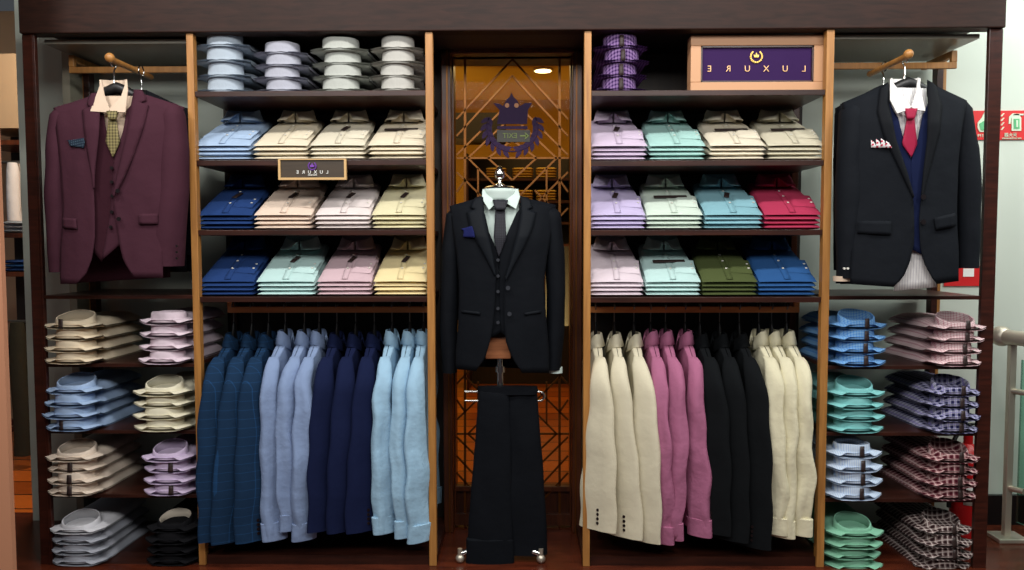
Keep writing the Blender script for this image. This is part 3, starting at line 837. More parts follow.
HB = make_hanger(M_black)
hk = MB(); R_ = .016
hk.tube([(0+R_*math.sin(t), 0, .004+R_*math.cos(t)-.0) for t in [math.radians(x) for x in range(-110, 190, 15)]]+[(0, 0, -.03), (0, 0, -.15)], .0026, 8)
HKM = hk.mesh('hook', M_hook)
F_teal = fabric('wool_teal_blue', (22, 52, 86), crease=.2, c2=(34, 74, 118), pat='check', freq=30, duty=.06, yz=False); F_navy = fabric('wool_navy', (20, 30, 70), crease=.2)
F_sh1 = fabric('poplin_blue', (136, 160, 204), crease=.5); F_sh2 = fabric('poplin_pale_blue', (158, 202, 232), crease=.5)
F_crm = fabric('wool_cream', (226, 216, 184), crease=.25); F_pnk = fabric('poplin_rose', (186, 104, 142), crease=.5); F_bk = fabric('wool_black', (16, 19, 22), crease=.2)
F_sh3 = fabric('poplin_cream', (234, 226, 188), crease=.5); F_gsh = fabric('poplin_grey_teal', (92, 132, 150), crease=.5)
def hung(px, side, kind, mat, desc, pyb, idx, wd=.062, th=.021, psi=28, tth=.026, label=None, dy=0.0, rot=0):
    y = RY+.0; x = FX(px, 330, y); zr = zrL if side == 'L' else zrR
    zbot = FZ(pyb, px, -.03); zc = -.115; L = (zr+.012-zbot)+zc
    L = -(zbot-(zr+.012))+zc
    rzz = PI/2 if side == 'L' else -PI/2
    sgn = -1 if side == 'L' else 1
    # world -Y is local -X for rz=+90 ; local +X for rz=-90
    P = math.radians(psi)*(1 if side == 'L' else -1)
    base = (x, y+dy, zr+.012)
    rot = math.radians(rot)
    hg = thing('clothes_hanger', 'black hanger of the %s' % desc, 'hanger', base, rzz+rot, 'hangers on the %s rail' % ('left' if side == 'L' else 'right'))
    o = inst('bar', HB, M_black, hg); o = inst('hook', HKM, M_hook, hg)
    nm = 'dress_shirt' if kind == 'shirt' else 'blazer'
    t = thing(nm, desc, 'shirt' if kind == 'shirt' else 'jacket', base, rzz+rot, None)
    obj('torso', side_torso(kind, L-.0-(.02 if kind == 'shirt' else .0), tth, idx), mat, t, sub=1)
    for s_ in (sgn, -sgn):
        sl_ = obj('sleeve', side_sleeve(kind, L, wd, th, idx, s_, psi=P), mat, t, ang=80)
        if s_ == sgn: front_sl = sl_
        if kind == 'shirt': obj('cuff', cuff_mesh(L, wd, th, idx, P, sgn=s_), mat, sl_, bevel=.002)
    obj('collar', side_collar(kind), mat, t, solid=.003, ang=80)
    if kind == 'blazer':
        b = MB()
        rnd = random.Random(idx); sway, bend, yb = SWAY(rnd, 'blazer')
        zs = zc-.018-.50*(.185-.05)
        for k in range(4):
            z = zc-L+.03+k*.017; v = (zs+.02-z)/(zs+.02-(zc-L))
            # a line of buttons down the rear edge of the outer face of the sleeve
            cx_ = sgn*(.185-.006+.030+bend*math.sin(v*PI)); cy_ = sway*v+yb*math.sin(v*5)
            lx, ly = sgn*(th*.80), -wd*.10*(1 if side == 'L' else -1)
            X_ = cx_+lx*math.cos(P)-ly*math.sin(P); Y_ = cy_+lx*math.sin(P)+ly*math.cos(P)
            b.disc((X_-sgn*.002, Y_, z), .0055, (sgn, 0, 0), .005)
        pieces('cuff_button', b, M_btn_d, front_sl)
    return t
def hk_px(n, side): return n+(5*(512-n)/280)
PL = [(229, 'blazer', F_teal, 'teal blue blazer, leftmost on the left rail', 541), (247.5, 'blazer', F_teal, 'teal blue blazer, second from left on the left rail', 543), (264.5, 'blazer', F_teal, 'teal blue blazer next to a light blue shirt, left rail', 542),
      (281.5, 'shirt', F_sh1, 'light blue dress shirt beside the teal blazers, left rail', 541), (301, 'shirt', F_sh1, 'light blue dress shirt, middle of three blue ones, left rail', 531), (316, 'shirt', F_sh1, 'light blue dress shirt beside the navy blazers, left rail', 541),
      (334, 'blazer', F_navy, 'navy blazer beside light blue shirts, left rail', 531), (353, 'blazer', F_navy, 'navy blazer, middle of three navy ones, left rail', 532), (372, 'blazer', F_navy, 'navy blazer next to pale sky blue shirts, left rail', 532),
      (390, 'shirt', F_sh2, 'pale sky blue dress shirt beside the navy blazers, left rail', 534), (408, 'shirt', F_sh2, 'pale sky blue dress shirt, middle of three, left rail', 538), (422, 'shirt', F_sh2, 'pale sky blue dress shirt hanging against the oak upright, left rail', 543)]
for i, (n, k, m, d, yb_) in enumerate(PL):
    hung(hk_px(n, 'L'), 'L', k, m, d, yb_, i+1, wd=.078 if k == 'blazer' else .053, psi=34, tth=.033 if k == 'blazer' else .034, dy=0)
PR = [(597, 'blazer', F_crm, 'cream blazer hanging by the oak upright, right rail', 531), (616, 'blazer', F_crm, 'cream blazer, middle of three cream ones, right rail', 538), (636, 'blazer', F_crm, 'cream blazer beside the rose pink shirts, right rail', 542),
      (653, 'shirt', F_pnk, 'rose pink dress shirt beside the cream blazers, right rail', 544), (668, 'shirt', F_pnk, 'rose pink dress shirt, middle of three, right rail', 540), (688, 'shirt', F_pnk, 'rose pink dress shirt beside the black blazers, right rail', 537),
      (703, 'blazer', F_bk, 'black blazer beside rose pink shirts, right rail', 534), (723, 'blazer', F_bk, 'black blazer, middle of three black ones, right rail', 541), (743, 'blazer', F_bk, 'black blazer beside pale yellow shirts, right rail', 548),
      (763, 'shirt', F_sh3, 'pale yellow dress shirt beside the black blazers, right rail', 535), (776, 'shirt', F_sh3, 'pale yellow dress shirt, middle of three, right rail', 538), (791, 'shirt', F_sh3, 'pale yellow dress shirt, rightmost on the right rail', 536)]
for i, (n, k, m, d, yb_) in enumerate(PR):
    hung(hk_px(n, 'R'), 'R', k, m, d, yb_, i+21, wd=.078 if k == 'blazer' else .053, psi=34, tth=.033 if k == 'blazer' else .034, dy=0)

# ------------------------------------------------------------------ front facing suits
class Suit:
    """pixel drawing of a garment front -> draped 3D panels about a body ellipse"""
    def __init__(s, cx, py0, Y, Wd, A):
        s.cx, s.Y, s.Wd, s.A = cx, Y, Wd, A
        s.o = F(cx, py0, Y); s.py0 = py0
    def loc(s): return (s.o.x, s.o.y, s.o.z)
    def L(s, px, py):
        p = F(px, py, s.Y); return p.x-s.o.x, p.z-s.o.z
    def LS(s, px, py, k=1.0, off=0, back=False):
        """point of the drawing on the body surface itself"""
        x, z = s.L(px, py); y = 0
        for _ in range(4):
            y = s.dep(x, z, k)+off
            if back: y = -s.dep(x, z, k)*.8+off; break
            p = F(px, py, s.Y+y); x, z = p.x-s.o.x, p.z-s.o.z
        return x, y, z
    def dep(s, x, z, k=1.0):
        """front surface (negative Y)"""
        ramp = min(1, max(0.0, (-z+.02)/.16))**.6
        e = max(0, 1-(abs(x)/s.Wd)**2.6)**.5
        return -(s.A*k*(.25+.75*ramp))*e
    def patch(s, left, right, k=1.0, off=0, back=False, nu=10, nv=26, fold=.0, seed=0, name='p'):
        """left/right: list of (px,py), top to bottom"""
        def sample(c, t):
            n = len(c)-1; f = t*n; i = min(int(f), n-1); u = f-i
            return (lerp(c[i][0], c[i+1][0], u), lerp(c[i][1], c[i+1][1], u))
        def resamp(c, N):
            # arc length resample
            d = [0]
            for a_, b_ in zip(c, c[1:]): d.append(d[-1]+math.hypot(a_[0]-b_[0], a_[1]-b_[1]))
            out = []
            for i in range(N+1):
                t = d[-1]*i/N
                for q in range(len(c)-1):
                    if t <= d[q+1]+1e-9:
                        u = (t-d[q])/max(1e-9, d[q+1]-d[q]); out.append((lerp(c[q][0], c[q+1][0], u), lerp(c[q][1], c[q+1][1], u))); break
            return out
        l = resamp(left, nv); r = resamp(right, nv); rows = []
        for j in range(nv+1):
            row = []
            for i in range(nu+1):
                u = i/nu
                px = lerp(l[j][0], r[j][0], u); py = lerp(l[j][1], r[j][1], u)
                x, y, z = s.LS(px, py, k, off, back)
                if fold: y += fold*(noise.noise(Vector((x*9, z*3.5, seed)))+.5*noise.noise(Vector((x*25, z*9, seed+7))))
                row.append((x, y, z))
            rows.append(row)
        return rows
    def poly(s, pts, k=1.0, off=0, curl=0):
        """flat n-gon draped"""
        vs = []
        for (px, py) in pts:
            vs.append(s.LS(px, py, k, off))
        return MB().add(vs, [tuple(range(len(vs)))])
def button(s, mb, px, py, k=1.0, off=-.01, r=.0075):
    mb.disc(s.LS(px, py, k, off), r, (0, -1, 0), .004, 14)
def sleeve(s, pts, parent, mat, yoff=0, seed=0, n=26):
    """pts: (cx_px, cy_px, halfwidth_px) down the sleeve"""
    mb = MB(); rings = []
    N = 30
    for i in range(N+1):
        t = i/N*(len(pts)-1); q = min(int(t), len(pts)-2); u = t-q
        u2 = u
        px = lerp(pts[q][0], pts[q+1][0], u2); py = lerp(pts[q][1], pts[q+1][1], u2); hw = lerp(pts[q][2], pts[q+1][2], u2)
        x, z = s.L(px, py); x2, _ = s.L(px+hw, py); r = abs(x2-x)
        ring = ellipse_ring((x, yoff-.02*math.sin(i/N*PI*.8), z), r, r*1.15, 0, 20, 2.1)
        ring = [(a+noise.noise(Vector((a*20, b*20, c*7+seed)))*.003, b+noise.noise(Vector((a*18, c*8, seed)))*.006, c) for a, b, c in ring]
        rings.append(ring)
    mb.loft(rings)
    return obj('sleeve', mb, mat, parent, ang=80)

# ---------- burgundy suit
def lapel(s, t, inner, outer, mat, k=1.0, off=-.007, seed=0, name='lapel'):
    rows = s.patch(inner, outer, k=k, off=off, nu=4, nv=44, fold=.0015, seed=seed)
    for r in rows:
        for i, p in enumerate(r):
            r[i] = (p[0], p[1]-.004*math.sin(i/4*PI), p[2])
    return obj(name, MB().grid(rows), mat, t, solid=.004, ang=70)

B = Suit(117, 93, -.045, .235, .085)
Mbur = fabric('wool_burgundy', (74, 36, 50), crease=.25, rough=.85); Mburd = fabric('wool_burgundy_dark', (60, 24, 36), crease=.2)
jk = thing('suit_jacket', 'burgundy suit jacket hanging on the face-out peg of the left outer bay', 'jacket', B.loc())
Ledge = [(98, 94), (100, 110), (99, 135), (96, 165), (94, 190), (95, 215), (95, 236), (92, 258), (86, 274), (76, 284)]
Lside = [(54, 108), (57, 135), (61, 170), (63, 200), (62, 230), (60, 255), (60, 275), (61, 284)]
Redge = [(134, 91), (131, 110), (127, 135), (120, 165), (113, 192), (113, 205), (116, 225), (119, 243), (124, 262), (134, 277)]
Rside = [(184, 107), (177, 135), (169, 170), (165, 200), (164, 230), (163, 255), (163, 268), (163, 278)]
obj('front_panel', MB().grid(B.patch(Lside, Ledge, fold=.006, seed=1, nu=14)), Mbur, jk, solid=.004, ang=80)
obj('front_panel', MB().grid(B.patch(Redge, Rside, fold=.006, seed=3, nu=16)), Mbur, jk, solid=.004, ang=80)
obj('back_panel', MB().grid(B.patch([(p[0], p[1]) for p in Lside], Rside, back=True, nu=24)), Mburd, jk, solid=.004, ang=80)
sleeve(B, [(67.5, 104, 3), (65.5, 108, 8.5), (63.5, 116, 11), (61.5, 150, 12), (60, 190, 11.5), (59.5, 235, 9.5), (59.5, 272, 8)], jk, Mbur, .01, 1)
sleeve(B, [(171, 103, 3), (173, 107, 9), (174, 116, 11.5), (176, 150, 13), (175, 190, 14), (170, 235, 15), (168.5, 266, 14.5)], jk, Mbur, .01, 2)
lapel(B, jk, [(98, 93), (100, 112), (99, 135), (95, 170), (94.5, 188)], [(91, 94), (88, 100), (87, 105), (91, 107), (82, 110), (84, 130), (88, 155), (92, 175), (94, 189)], Mbur)
lapel(B, jk, [(134, 90), (130, 112), (125, 140), (117, 175), (113.5, 195)], [(142, 90), (146, 97), (146.5, 101), (140, 102.5), (149, 105), (144, 125), (134, 155), (124, 178), (114, 197)], Mbur)
0 and pieces('collar', MB().grid(B.patch([(98, 92), (90, 96), (86, 104)], [(102, 96), (97, 104), (92, 112)], off=-.016, nu=3, nv=6)).grid(B.patch([(134, 89), (138, 94), (141, 102)], [(139, 88), (146, 94), (149, 101)], off=-.016, nu=3, nv=6)), Mburd, jk, solid=.004)
pieces('pocket_flap', MB().grid(B.patch([(63, 218), (63, 228)], [(76, 218.5), (77, 229)], off=-.008, nu=4, nv=4)).grid(B.patch([(138, 214), (139, 224.5)], [(158, 213.5), (158, 224)], off=-.008, nu=4, nv=4)), Mbur, jk, solid=.005)
bt = MB(); button(B, bt, 118, 191, off=-.012); button(B, bt, 119, 219, off=-.012); pieces('button', bt, M_btn_d, jk)
bt = MB()
for yy in (246, 252, 258): bt.disc((B.L(184, yy)[0], -.055, B.L(184, yy)[1]), .004, (0, -1, 0), .006)
pieces('cuff_button', bt, M_btn_d, jk)
wc = thing('waistcoat', 'burgundy waistcoat worn under the burgundy suit jacket', 'waistcoat', B.loc())
obj('front_panel', MB().grid(B.patch([(97, 100), (96, 135), (92, 170), (92, 215), (94, 252)], [(103, 110), (106, 130), (114, 158), (112, 215), (102, 262)], k=.82, nu=8)), Mburd, wc, solid=.003)
obj('front_panel', MB().grid(B.patch([(127, 110), (123, 132), (114, 158), (110, 215), (102, 260)], [(136, 100), (140, 135), (138, 170), (132, 215), (125, 240)], k=.84, nu=8)), Mbur, wc, solid=.003)
bt = MB()
for px, py in ((112, 168), (112, 182), (112.5, 196), (112, 212), (111, 227)): button(B, bt, px, py, .84, -.008, .006)
pieces('button', bt, M_btn_d, wc)
Fcol = fabric('cloth_collar_beige', (226, 198, 170), crease=.1)
st = thing('dress_shirt', 'beige dress shirt with open collar under the burgundy waistcoat', 'shirt', B.loc())
obj('front', MB().grid(B.patch([(98, 96), (99, 115), (100, 150), (100, 200)], [(134, 96), (131, 115), (128, 150), (125, 200)], k=.6, nu=8)), Fcol, st, solid=.002)
def dress_collar(s, t, mat, lpoly, rpoly, bandpts, k=.9, off=-.02):
    obj('collar', s.poly(lpoly, k, off), mat, t, solid=.004, smooth=False)
    obj('collar', s.poly(rpoly, k, off), mat, t, solid=.004, smooth=False)
    (ax, ay), (bx, by) = bandpts
    xl, zl = s.L(ax, ay); xr, zr_ = s.L(bx, by); cxx = (xl+xr)/2; r = abs(xr-xl)/2
    rows = []
    for hh in (-.055, -.03, 0):
        row = []
        for i in range(17):
            a_ = PI*i/16; row.append((cxx-r*math.cos(a_), -.015+r*.9*math.sin(a_), (zl+zr_)/2+hh+.006*math.sin(a_)))
        rows.append(row)
    obj('collar_band', MB().grid(rows), mat, t, solid=.003)
dress_collar(B, st, Fcol, [(102, 80.5), (90.5, 111.5), (108.5, 112.5), (110, 109), (104.5, 95)], [(127, 79), (128, 90), (125.5, 112.5), (110.5, 112), (109.5, 109), (121.5, 96)], ((102, 81), (127, 80)))
tie = thing('necktie', 'olive and dark patterned necktie on the burgundy suit', 'tie', B.loc())
Mtie = fabric('silk_olive', (150, 136, 84), c2=(52, 46, 34), pat='check', freq=95, duty=.35, rough=.5, crease=.1, yz=False)
obj('blade', MB().grid(B.patch([(109, 118), (106, 142), (113, 157)], [(116, 118), (120, 142), (113.3, 157)], k=.88, off=-.004, nu=5, nv=12)), Mtie, tie, solid=.006)
obj('knot', MB().grid(B.patch([(107, 111.5), (109, 119.5)], [(118, 111.5), (115.5, 119.5)], k=.9, off=-.018, nu=5, nv=4)), Mtie, tie, solid=.012)
psq = obj('pocket_square', MB().grid(B.patch([(66, 141), (68, 140), (70, 146)], [(84, 138), (85, 142), (84, 148)], k=1, off=-.006, nu=8, nv=6, fold=.012)), fabric('silk_teal', (34, 48, 66), c2=(66, 84, 96), pat='dots', freq=120), None, solid=.003)
psq.location = B.loc(); tag(psq, 'dark teal pocket square in the burgundy jacket breast pocket', 'handkerchief')
def front_hanger(s, px, hook_top, lab, tex='black hanger'):
    t = thing('clothes_hanger', lab, 'hanger', s.loc())
    x, z = s.L(px, hook_top); xn, zn = s.L(px, s.py0-(4 if s.Y > .05 else 8))
    ww = .165
    rings = []
    for i in range(15):
        u = -1+i/7; sx_ = lerp(.021, .017, abs(u))
        c = (u*ww, 0, zn-.01-.085*abs(u)**1.2)
        rings.append([(c[0], c[1]+sx_*.8*math.cos(a), c[2]+sx_*math.sin(a)) for a in [2*PI*k/12 for k in range(12)]])
    obj('bar', MB().loft(rings), M_black, t)
    r = .02
    obj('hook', MB().tube([(x, -0+r*math.sin(a_), z-r+r*math.cos(a_)) for a_ in [math.radians(q_) for q_ in range(-150, 160, 15)]]+[(x, 0, z-2*r-.01), (x, 0, zn)], .003, 8), M_chrome, t)
    return t
front_hanger(B, 113.5, 57, 'black hanger holding the burgundy suit on the oak peg')
def peg(px, py, zr, Y0):
    p = F(px, py, Y0); m = MB().tube([(p.x, Y0-.02, p.z), (p.x, RY, p.z-.0)], .011, 14)
    m.sphere((p.x, Y0-.024, p.z+.004), .017)
    obj('hanging_peg', m, M_oak, cab)
peg(113.5, 60.5, zaL, -.075)

# ---------- second dark jacket behind the burgundy one
B2 = Suit(142, 96, .10, .235, .06)
j2 = thing('suit_jacket', 'dark navy jacket half hidden behind the burgundy suit jacket', 'jacket', B2.loc())
Mdk = fabric('wool_ink', (16, 16, 22), crease=.2)
for bk in (False, True):
    m_ = MB().grid(B2.patch([(86, 113), (92, 150), (94, 200), (92, 272)], [(136, 90), (138, 150), (139, 200), (140, 272)], back=bk, nu=12)).grid(B2.patch([(146, 90), (144, 150), (143, 200), (141, 272)], [(190, 111), (188, 150), (186, 200), (187, 272)], back=bk, nu=12))
    pieces('back_panel' if bk else 'front_panel', m_, Mdk, j2, solid=.004)
sleeve(B2, [(184, 108, 3), (186, 112, 7), (187, 120, 9), (189, 160, 9), (190, 200, 8), (188, 255, 7)], j2, Mdk, .0, 5)
sleeve(B2, [(90, 108, 3), (88, 112, 7), (87, 120, 9), (87, 160, 9), (87, 200, 8), (87, 250, 7)], j2, Mdk, .0, 6)
front_hanger(B2, 141, 66, 'black hanger of the dark jacket behind the burgundy suit')

# ---------- navy suit on the right
N_ = Suit(908, 88, -.045, .24, .085)
Mnv = fabric('wool_midnight', (20, 24, 31), crease=.22, rough=.8); Mnvd = fabric('wool_midnight_lapel', (14, 17, 23), crease=.15, rough=.7)
jk = thing('suit_jacket', 'midnight navy suit jacket hanging at the front of the right outer bay', 'jacket', N_.loc())
Ledge = [(887, 84), (888, 105), (895, 140), (906, 172), (913, 198), (914, 222), (914, 243), (910, 262), (903, 278), (893, 287)]
Lside = [(842, 103), (848, 130), (852, 165), (853, 200), (852, 230), (851, 255), (850, 272), (850, 284)]
Redge = [(928, 82), (929, 105), (928, 140), (924, 172), (921, 198), (919, 222), (920, 246), (924, 262), (931, 276), (937, 284)]
Rside = [(966, 101), (961, 130), (958, 165), (957, 200), (957, 230), (958, 250), (958, 268), (958, 281)]
obj('front_panel', MB().grid(N_.patch(Lside, Ledge, fold=.005, seed=11, nu=16)), Mnv, jk, solid=.004, ang=80)
obj('front_panel', MB().grid(N_.patch(Redge, Rside, fold=.005, seed=13, nu=16)), Mnv, jk, solid=.004, ang=80)
obj('back_panel', MB().grid(N_.patch(Lside, Rside, back=True, nu=24)), Mnvd, jk, solid=.004, ang=80)
sleeve(N_, [(856.5, 99, 3), (854.5, 103, 9), (851.5, 112, 12), (849.5, 150, 13), (847.5, 190, 12.5), (846.5, 235, 11), (846.5, 278, 9.5)], jk, Mnv, .01, 11)
sleeve(N_, [(953, 97, 3), (956, 101, 8), (959, 110, 10.5), (963, 150, 12), (966, 190, 11.5), (967, 235, 10.5), (967, 268, 9.5)], jk, Mnv, .01, 12)
lapel(N_, jk, [(888, 82), (889, 105), (896, 140), (907, 172), (913.5, 196)], [(880, 88), (877, 112), (883, 135), (899, 168), (913, 198)], Mnvd)
lapel(N_, jk, [(927, 80), (928, 105), (927, 140), (923, 172), (921, 196)], [(936, 86), (942, 106), (940, 132), (930, 168), (922, 199)], Mnvd)
pieces('pocket_flap', MB().grid(N_.patch([(858, 221), (857, 233)], [(891, 221), (891, 235)], off=-.008, nu=6, nv=4)).grid(N_.patch([(934, 218), (936, 230)], [(955, 213), (956, 226)], off=-.008, nu=4, nv=4)), Mnv, jk, solid=.005)
bt = MB(); button(N_, bt, 923, 197, off=-.012, r=.009); button(N_, bt, 923, 222, off=-.012, r=.009); pieces('button', bt, M_btn_d, jk)
bt = MB()
for xx in (838, 841.5): bt.disc((N_.L(xx, 268)[0], -.05, N_.L(xx, 268)[1]), .004, (0, -1, 0), .006)
pieces('cuff_button', bt, M_btn_w, jk)
wc = thing('waistcoat', 'dark blue waistcoat under the midnight navy suit jacket', 'waistcoat', N_.loc())
Mwb = fabric('wool_blue_waistcoat', (22, 32, 72), crease=.15)
obj('front_panel', MB().grid(N_.patch([(886, 98), (890, 130), (900, 175), (904, 215), (904, 250)], [(898, 118), (903, 138), (911, 160), (914, 205), (913, 246)], k=.82, nu=8)), Mwb, wc, solid=.003)
obj('front_panel', MB().grid(N_.patch([(922, 118), (918, 138), (911, 160), (912, 205), (913, 250)], [(930, 98), (931, 130), (931, 175), (930, 215), (929, 258)], k=.84, nu=8)), Mwb, wc, solid=.003)
Fw = fabric('cloth_white', (236, 232, 228), crease=.2)
st = thing('dress_shirt', 'white striped dress shirt under the midnight navy suit with tail showing', 'shirt', N_.loc())
Fws = fabric('cloth_white_stripe', (232, 230, 228), c2=(176, 172, 180), pat='stripe', freq=110, duty=.18, crease=.2)
obj('front', MB().grid(N_.patch([(889, 88), (891, 110), (900, 150), (904, 240), (894, 291)], [(927, 88), (928, 110), (927, 150), (926, 240), (936, 287)], k=.6, nu=14, fold=.01)), Fws, st, solid=.002)
dress_collar(N_, st, Fw, [(890, 79), (890, 100), (897, 113.5), (905, 111), (911, 107), (899, 91)], [(918, 77), (925, 111), (915, 110), (911, 107), (916, 92)], ((890, 80), (918, 78)))
tie = thing('necktie', 'crimson necktie on the white shirt of the midnight navy suit', 'tie', N_.loc())
Mtr = fabric('silk_crimson', (178, 28, 66), rough=.5, crease=.12)
obj('blade', MB().grid(N_.patch([(907, 118), (902, 144), (911, 157)], [(914, 118), (917, 144), (911.3, 157)], k=.88, off=-.004, nu=5, nv=12)), Mtr, tie, solid=.006)
obj('knot', MB().grid(N_.patch([(904.5, 109), (907, 119)], [(917, 109), (914, 119)], k=.9, off=-.018, nu=5, nv=4)), Mtr, tie, solid=.012)
ms = MB()
for i, (ax, ay) in enumerate(((871, 140), (876, 139), (881, 138.5), (886, 141))):
    ms.grid(N_.patch([(ax, ay), (ax, 147.5)], [(ax+3, ay+2), (ax+6, 148)], off=-.008-.002*i, nu=3, nv=3))
psq = obj('pocket_square', ms, fabric('silk_white_red', (228, 222, 222), c2=(184, 40, 70), pat='dots', freq=75, crease=.2), None, solid=.003)
psq.location = N_.loc(); tag(psq, 'white and red pocket square in the midnight navy jacket breast pocket', 'handkerchief')
front_hanger(N_, 905, 53, 'black hanger holding the midnight navy suit on the peg')
peg(905, 57, zaR, -.075)
c1 = MB().tube([(N_.L(842, 276)[0], -.0, N_.L(842, 276)[1]), (N_.L(842, 282)[0], -.0, N_.L(842, 281)[1])], .031, 18)
obj('cuff', c1, Fcol, st)
B3 = Suit(886, 90, .10, .235, .06)
j3 = thing('suit_jacket', 'black jacket half hidden behind the midnight navy suit', 'jacket', B3.loc())
for bk in (False, True):
    m_ = MB().grid(B3.patch([(838, 107), (842, 150), (844, 200), (840, 284)], [(880, 86), (882, 150), (884, 200), (885, 284)], back=bk, nu=12)).grid(B3.patch([(890, 86), (888, 150), (887, 200), (886, 284)], [(936, 108), (934, 150), (930, 200), (930, 284)], back=bk, nu=12))
    pieces('back_panel' if bk else 'front_panel', m_, Mdk, j3, solid=.004)
sleeve(B3, [(850, 102, 3), (846, 106, 7), (843, 114, 9), (841, 160, 9), (840, 200, 8), (840, 270, 7)], j3, Mdk, .0, 15)
front_hanger(B3, 884, 62, 'black hanger of the black jacket behind the navy suit')

# ---------- centre suit on the stand
YC = .07
C = Suit(501, 200, YC, .205, .105)
Mck = fabric('wool_black_blue', (12, 16, 23), crease=.2, rough=.8); Mckl = fabric('wool_black_lapel', (15, 20, 27), crease=.12, rough=.65)
jk = thing('suit_jacket', 'black suit jacket dressed on the chrome stand in the doorway', 'jacket', C.loc())
Ledge = [(483, 197), (483, 212), (487, 235), (493, 255), (496, 275), (495, 300), (493, 325), (490, 342), (485, 358), (476, 371)]
Lside = [(450, 206), (453, 230), (457, 255), (459, 280), (459, 305), (458, 330), (456, 352), (456, 369)]
Redge = [(520, 197), (521, 212), (517, 235), (511, 255), (505, 280), (504, 300), (504, 325), (506, 342), (512, 358), (522, 373)]
Rside = [(556, 205), (552, 230), (547, 255), (544, 280), (545, 305), (547, 330), (549, 352), (549, 373)]
obj('front_panel', MB().grid(C.patch(Lside, Ledge, fold=.005, seed=21, nu=16)), Mck, jk, solid=.004, ang=80)
obj('front_panel', MB().grid(C.patch(Redge, Rside, fold=.005, seed=23, nu=16)), Mck, jk, solid=.004, ang=80)
obj('back_panel', MB().grid(C.patch(Lside, Rside, back=True, nu=24)), Mck, jk, solid=.004, ang=80)
sleeve(C, [(463, 205, 3), (459, 207.5, 6), (455, 214, 9), (452, 250, 10), (450, 290, 9.5), (449, 330, 8.5), (450, 372, 7.5)], jk, Mck, .01, 21)
sleeve(C, [(544, 204, 3), (547, 206.5, 6.5), (551, 213, 9.5), (554, 250, 10), (556, 290, 9.5), (555, 330, 9), (553, 369, 8)], jk, Mck, .01, 22)
lapel(C, jk, [(483, 196), (484, 212), (488, 235), (493, 256), (495.5, 274)], [(475, 198), (471, 204), (470, 208), (475.5, 209.5), (466, 212), (469, 226), (477, 243), (486, 259), (495, 276)], Mckl)
lapel(C, jk, [(520, 196), (521, 212), (517, 235), (511, 258), (505, 279)], [(528, 198), (532, 204), (533, 208), (527.5, 209.5), (537, 212), (533, 228), (525, 246), (516, 262), (506, 281)], Mckl)
pieces('pocket_flap', MB().grid(C.patch([(462, 310), (461, 312.5)], [(480, 312), (480, 315)], off=-.007, nu=6, nv=2)).grid(C.patch([(524, 313), (525, 315.5)], [(541, 310), (541, 313)], off=-.007, nu=6, nv=2)), Mckl, jk, solid=.004)
bt = MB(); button(C, bt, 508, 288, off=-.012, r=.008); button(C, bt, 509.5, 314, off=-.012, r=.008); pieces('button', bt, plain('grey_button', (50, 52, 58), .3), jk)
wc = thing('waistcoat', 'black five-button waistcoat on the chrome stand in the doorway', 'waistcoat', C.loc())
obj('front_panel', MB().grid(C.patch([(480, 205), (481, 232), (486, 262), (486, 300), (487, 340)], [(485, 214), (489, 232), (498, 253), (500, 300), (502, 332)], k=.84, nu=8)), Mck, wc, solid=.003)
obj('front_panel', MB().grid(C.patch([(516, 214), (508, 232), (499, 253), (499, 300), (501, 332)], [(522, 205), (521, 232), (516, 262), (514, 300), (514, 344)], k=.86, nu=8)), Mck, wc, solid=.003)
bt = MB()
for py in (260, 276, 291.5, 308.5, 322.5): button(C, bt, 498, py, .86, -.008, .006)
pieces('button', bt, MATS['grey_button'], wc)
Fmt = fabric('cloth_mint_shirt', (206, 226, 218), crease=.12)
st = thing('dress_shirt', 'pale mint dress shirt under the black suit on the stand', 'shirt', C.loc())
obj('front', MB().grid(C.patch([(484, 196), (484, 215), (488, 235), (492, 330)], [(519, 196), (519, 215), (514, 235), (512, 330)], k=.62, nu=10)), Fmt, st, solid=.002)
obj('cuff', MB().tube([(C.L(555.5, 367)[0], -.0, C.L(555, 367)[1]), (C.L(555.5, 372.5)[0], 0, C.L(555, 372.5)[1])], .027, 18), Fmt, st)
dress_collar(C, st, Fmt, [(482.5, 190), (482, 199), (489, 210), (496, 203.5), (499, 199.5), (489, 192)], [(518, 189), (520, 197), (516, 209), (506, 203), (502, 199.5), (512, 192)], ((483, 190), (518, 189)), k=.9, off=-.012)
rows = []
for j, py in enumerate((189.5, 193, 198, 201)):
    x0, z0 = C.L(483.5 if j < 2 else 485, py); x1, _ = C.L(517.5 if j < 2 else 516, py); r = (x1-x0)/2
    rows.append([((x0+x1)/2+r*math.cos(a_), -.005+r*.95*math.sin(a_), z0) for a_ in [2*PI*k/28 for k in range(28)]])
obj('collar_stand', MB().grid(rows, cu=True), Fmt, st, solid=.003)
tie = thing('necktie', 'charcoal necktie on the pale mint shirt of the stand', 'tie', C.loc())
Mtb = fabric('silk_charcoal', (36, 36, 42), c2=(58, 58, 66), pat='dots', freq=140, rough=.5, crease=.1)
obj('blade', MB().grid(C.patch([(495.5, 209), (493.5, 238), (498.5, 257)], [(505, 209), (506.5, 238), (499, 257)], k=.88, off=-.004, nu=5, nv=12)), Mtb, tie, solid=.005)
obj('knot', MB().grid(C.patch([(492.5, 200.5), (495.5, 210)], [(508, 200.5), (505, 210)], k=.9, off=-.018, nu=5, nv=4)), Mtb, tie, solid=.012)
psq = obj('pocket_square', MB().grid(C.patch([(461, 229), (464, 231), (463, 237)], [(472, 226), (474, 231), (475, 237.5)], off=-.008, nu=7, nv=6, fold=.012)), fabric('silk_royal', (26, 32, 92), crease=.2), None, solid=.003)
psq.location = C.loc(); tag(psq, 'dark royal blue pocket square in the black suit jacket on the stand', 'handkerchief')
